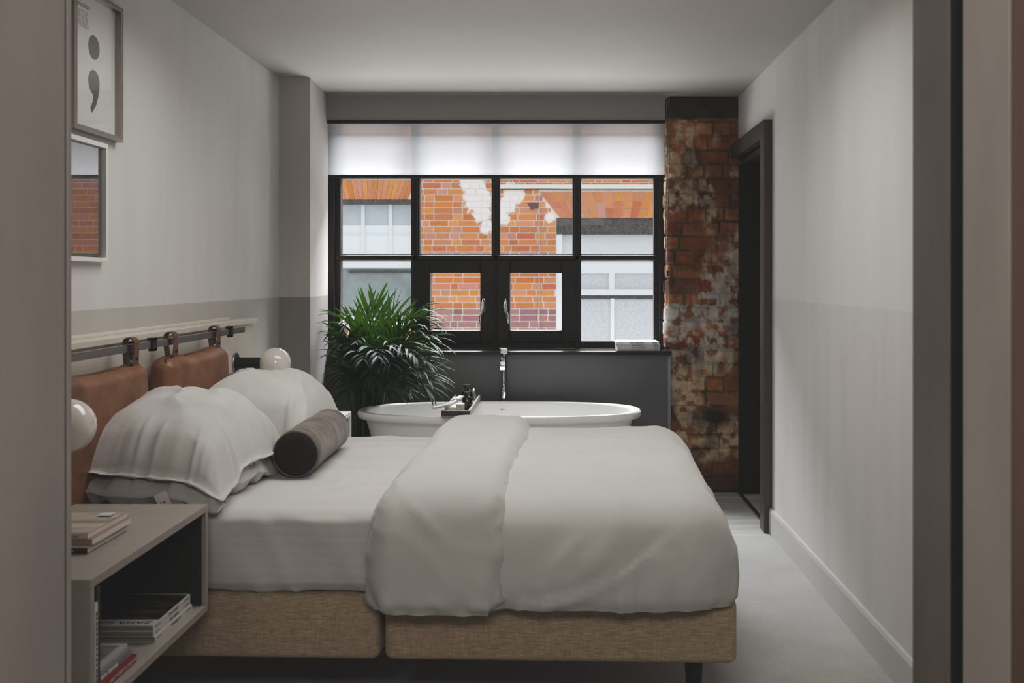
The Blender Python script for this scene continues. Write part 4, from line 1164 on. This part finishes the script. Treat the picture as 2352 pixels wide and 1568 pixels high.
# ================================================================== PALM
def palm():
    bx, by, bz = -1.10, 5.74, .34
    root = thing('potted_palm', 'tall bushy green palm in a dark planter between pier and bathtub', 'plant', (bx, by, 0))
    MB().lathe([(.0005, 0), (.11, 0), (.115, .01), (.145, .33), (.147, .345), (.138, .345), (.134, .315), (.0005, .315)], (bx, by, 0), n=40).build('planter', M['pot'], root, smooth=True)
    MB().lathe([(.0005, .322), (.10, .320), (.1335, .314)], (bx, by, 0), n=30).build('soil', M['soil'], root, smooth=True)
    rnd = random.Random(11)
    def frond(tip, lift, nl=11, L0=.24, start=.42, w0=.0085, droop=.85, fwd=.62):
        tip = Vector(tip); b = Vector((bx + rnd.uniform(-.06, .06), by + rnd.uniform(-.06, .06), bz-.02))
        mid = b.lerp(tip, .42); c = Vector((mid.x, mid.y, max(tip.z, b.z) + lift))
        if lift < 0: c = Vector((b.x*.8+tip.x*.2, b.y*.8+tip.y*.2, (b.z+tip.z)/2))
        pts = []
        for i in range(25):
            t = i/24; pts.append(b*(1-t)**2 + c*2*t*(1-t) + tip*t*t)
        m = MB(); m.tube(pts, [.0055*(1-.8*i/24)+.0008 for i in range(25)], 6)
        for k in range(nl):
            t = start + (1-start)*(k+.5)/nl
            i = min(23, int(t*24)); p = pts[i].lerp(pts[i+1], t*24-i)
            tan = (pts[i+1]-pts[i]).normalized()
            sd = tan.cross(Vector((0,0,1)))
            if sd.length < .35: sd = tan.cross(Vector((rnd.random()-.5, 1.0, .1)))
            sd.normalize(); nrm = sd.cross(tan).normalized()
            prof = math.sin(math.pi*(.25+.62*(k+.5)/nl))**.7
            for sg in (-1, 1):
                L = L0*prof*rnd.uniform(.85, 1.15); w = w0*(.7+.3*prof)*rnd.uniform(.8, 1.15)
                d = (tan*(fwd+.6*(k/nl)+rnd.uniform(-.1,.1)) + sd*sg*(.80-.40*(k/nl)) + nrm*(.18+rnd.uniform(-.14,.14))).normalized()
                q = p.copy(); rows = []; ns = 7; dr = droop*rnd.uniform(.6, 1.25)
                for s_ in range(ns+1):
                    f = s_/ns; dd = (d + Vector((0,0,-1))*dr*f*f*1.1).normalized()
                    wd = w*(math.sin(math.pi*(.12+.86*f))**.6)*(1 if f < 1 else .05)
                    ws_ = dd.cross(nrm)
                    if ws_.length < .1: ws_ = sd
                    ws_.normalize(); fold = nrm*wd*.4
                    rows.append([q-ws_*wd+fold, q, q+ws_*wd+fold]); q = q + dd*L/ns
                m.grid(np.array([[tuple(a) for a in r_] for r_ in rows]))
        return m.build('frond', M['leaf'], root, smooth=True, angle=180)
    up = [(862,700,5.80,.21),(906,712,5.70,.20),(842,712,5.84,.21),(815,748,5.64,.17),(932,742,5.64,.19),(880,748,5.58,.19),(846,775,5.5,.18),(915,768,5.5,.18)]
    for (px, py, d, L) in up: frond(at(px, py, d), -1, nl=8, L0=L*1.25, start=.55, droop=.15, fwd=.85, w0=.0085)
    specs = [ # px, py, depth of the tip, lift, leaf length
        (965,762,5.6,.14,.24),(985,738,5.66,.16,.25),(995,790,5.5,.16,.24),(975,830,5.42,.18,.24),
        (985,868,5.36,.22,.25),(985,840,5.55,.20,.24),(985,895,5.38,.26,.26),(940,885,5.30,.22,.22),(960,825,5.25,.2,.24),
        (790,752,5.5,.14,.21),(785,790,5.44,.14,.20),(778,826,5.40,.14,.19),(784,868,5.36,.16,.19),(796,900,5.34,.18,.18),(800,795,5.35,.14,.20),
        (835,828,5.22,.18,.22),(868,822,5.16,.2,.23),(900,836,5.2,.2,.23),(925,808,5.28,.18,.23),(860,868,5.24,.2,.21),(905,878,5.26,.22,.21),
        (940,850,5.7,.14,.22),(930,896,5.62,.12,.2),(895,900,5.55,.1,.2),(830,880,5.5,.1,.18)]
    for (px, py, d, lf_, L) in specs:
        tip = at(px, py, d)
        if px < 800: tip.x = max(tip.x, -1.24)
        frond(tip, lf_, L0=L)
    for i in range(16):
        a = rnd.uniform(0, 6.28); rr0 = rnd.uniform(.01, .08)
        p0 = Vector((bx+rr0*math.cos(a), by+rr0*math.sin(a), .31)); p1 = Vector((bx+rr0*2.2*math.cos(a)+.03, by+rr0*1.4*math.sin(a)-.05, rnd.uniform(.75, 1.02)))
        MB().tube([p0, p0.lerp(p1, .5)+Vector((0, 0, .02)), p1], [.008, .007, .004], 7).build('stem', M['stem'], root, smooth=True)
palm()

# ================================================================== LIGHT
w = bpy.data.worlds.new('sky'); SC.world = w; w.use_nodes = True
bg = w.node_tree.nodes['Background']; bg.inputs[0].default_value = (.86, .93, 1.0, 1); bg.inputs[1].default_value = 1.33
def area(name, loc, aim, sx, sy, power, col=(1,1,1), spread=180):
    l = bpy.data.lights.new(name, 'AREA'); l.shape = 'RECTANGLE'; l.size = sx; l.size_y = sy; l.energy = power; l.color = col
    l.spread = math.radians(spread)
    o = bpy.data.objects.new(name, l); COL.objects.link(o); o.location = loc
    o.rotation_euler = (Vector(aim)-Vector(loc)).to_track_quat('-Z', 'Y').to_euler(); return o
area('sky_light', (-.35, 8.6, 4.6), (-.35, 4.6, .6), 4.5, 2.2, 2150, (.93, .97, 1.0))
area('low_window_fill', (-.35, 7.7, -.1), (-.35, 4.0, 2.2), 3.6, 1.6, 230, (1.0, .96, .92))  # added unseen lamp low outside, brightening ceiling and upper walls
area('overhead_fill', (-.2, 3.42, 2.39), (-.2, 3.42, 0), 1.75, .8, 18.8, (1.0, .97, .93), 148)  # added fill lamp above the view, brightening bed and walls
area('front_fill', (-.1, -.1, 2.28), (-.1, 3.0, .5), 1.4, .7, 36, (1.0, .95, .90))  # added fill lamp behind the camera, brightening the near faces

# ================================================================== CAMERA
cam = bpy.data.cameras.new('camera'); co = bpy.data.objects.new('camera', cam); COL.objects.link(co)
co.location = (0, 0, EYE); co.rotation_euler = (math.pi/2, 0, 0)
cam.sensor_width = 36; cam.lens = F*36/2352
cam.shift_x = -(VX-1176)/2352; cam.shift_y = -(784-VY)/2352
cam.clip_start = .05
cam.dof.use_dof = True; cam.dof.focus_distance = 4.6; cam.dof.aperture_fstop = 5.6
SC.camera = co

vs = SC.view_settings
vs.view_transform = 'Standard'; vs.look = 'None'; vs.exposure = 0.0; vs.gamma = 1.0
vs.use_curve_mapping = True
cv = vs.curve_mapping; cc = cv.curves[3]
cc.points[0].location = (0, .0098)
cc.points[-1].location = (1.0, .80)
for p in ((.06, .062), (.35, .37),): cc.points.new(*p)
cv.update()
cy = SC.cycles
cy.use_denoising = True; cy.max_bounces = 10; cy.diffuse_bounces = 5; cy.glossy_bounces = 4; cy.transmission_bounces = 4; cy.transparent_max_bounces = 12
cy.caustics_reflective = False; cy.caustics_refractive = False; cy.sample_clamp_indirect = 6
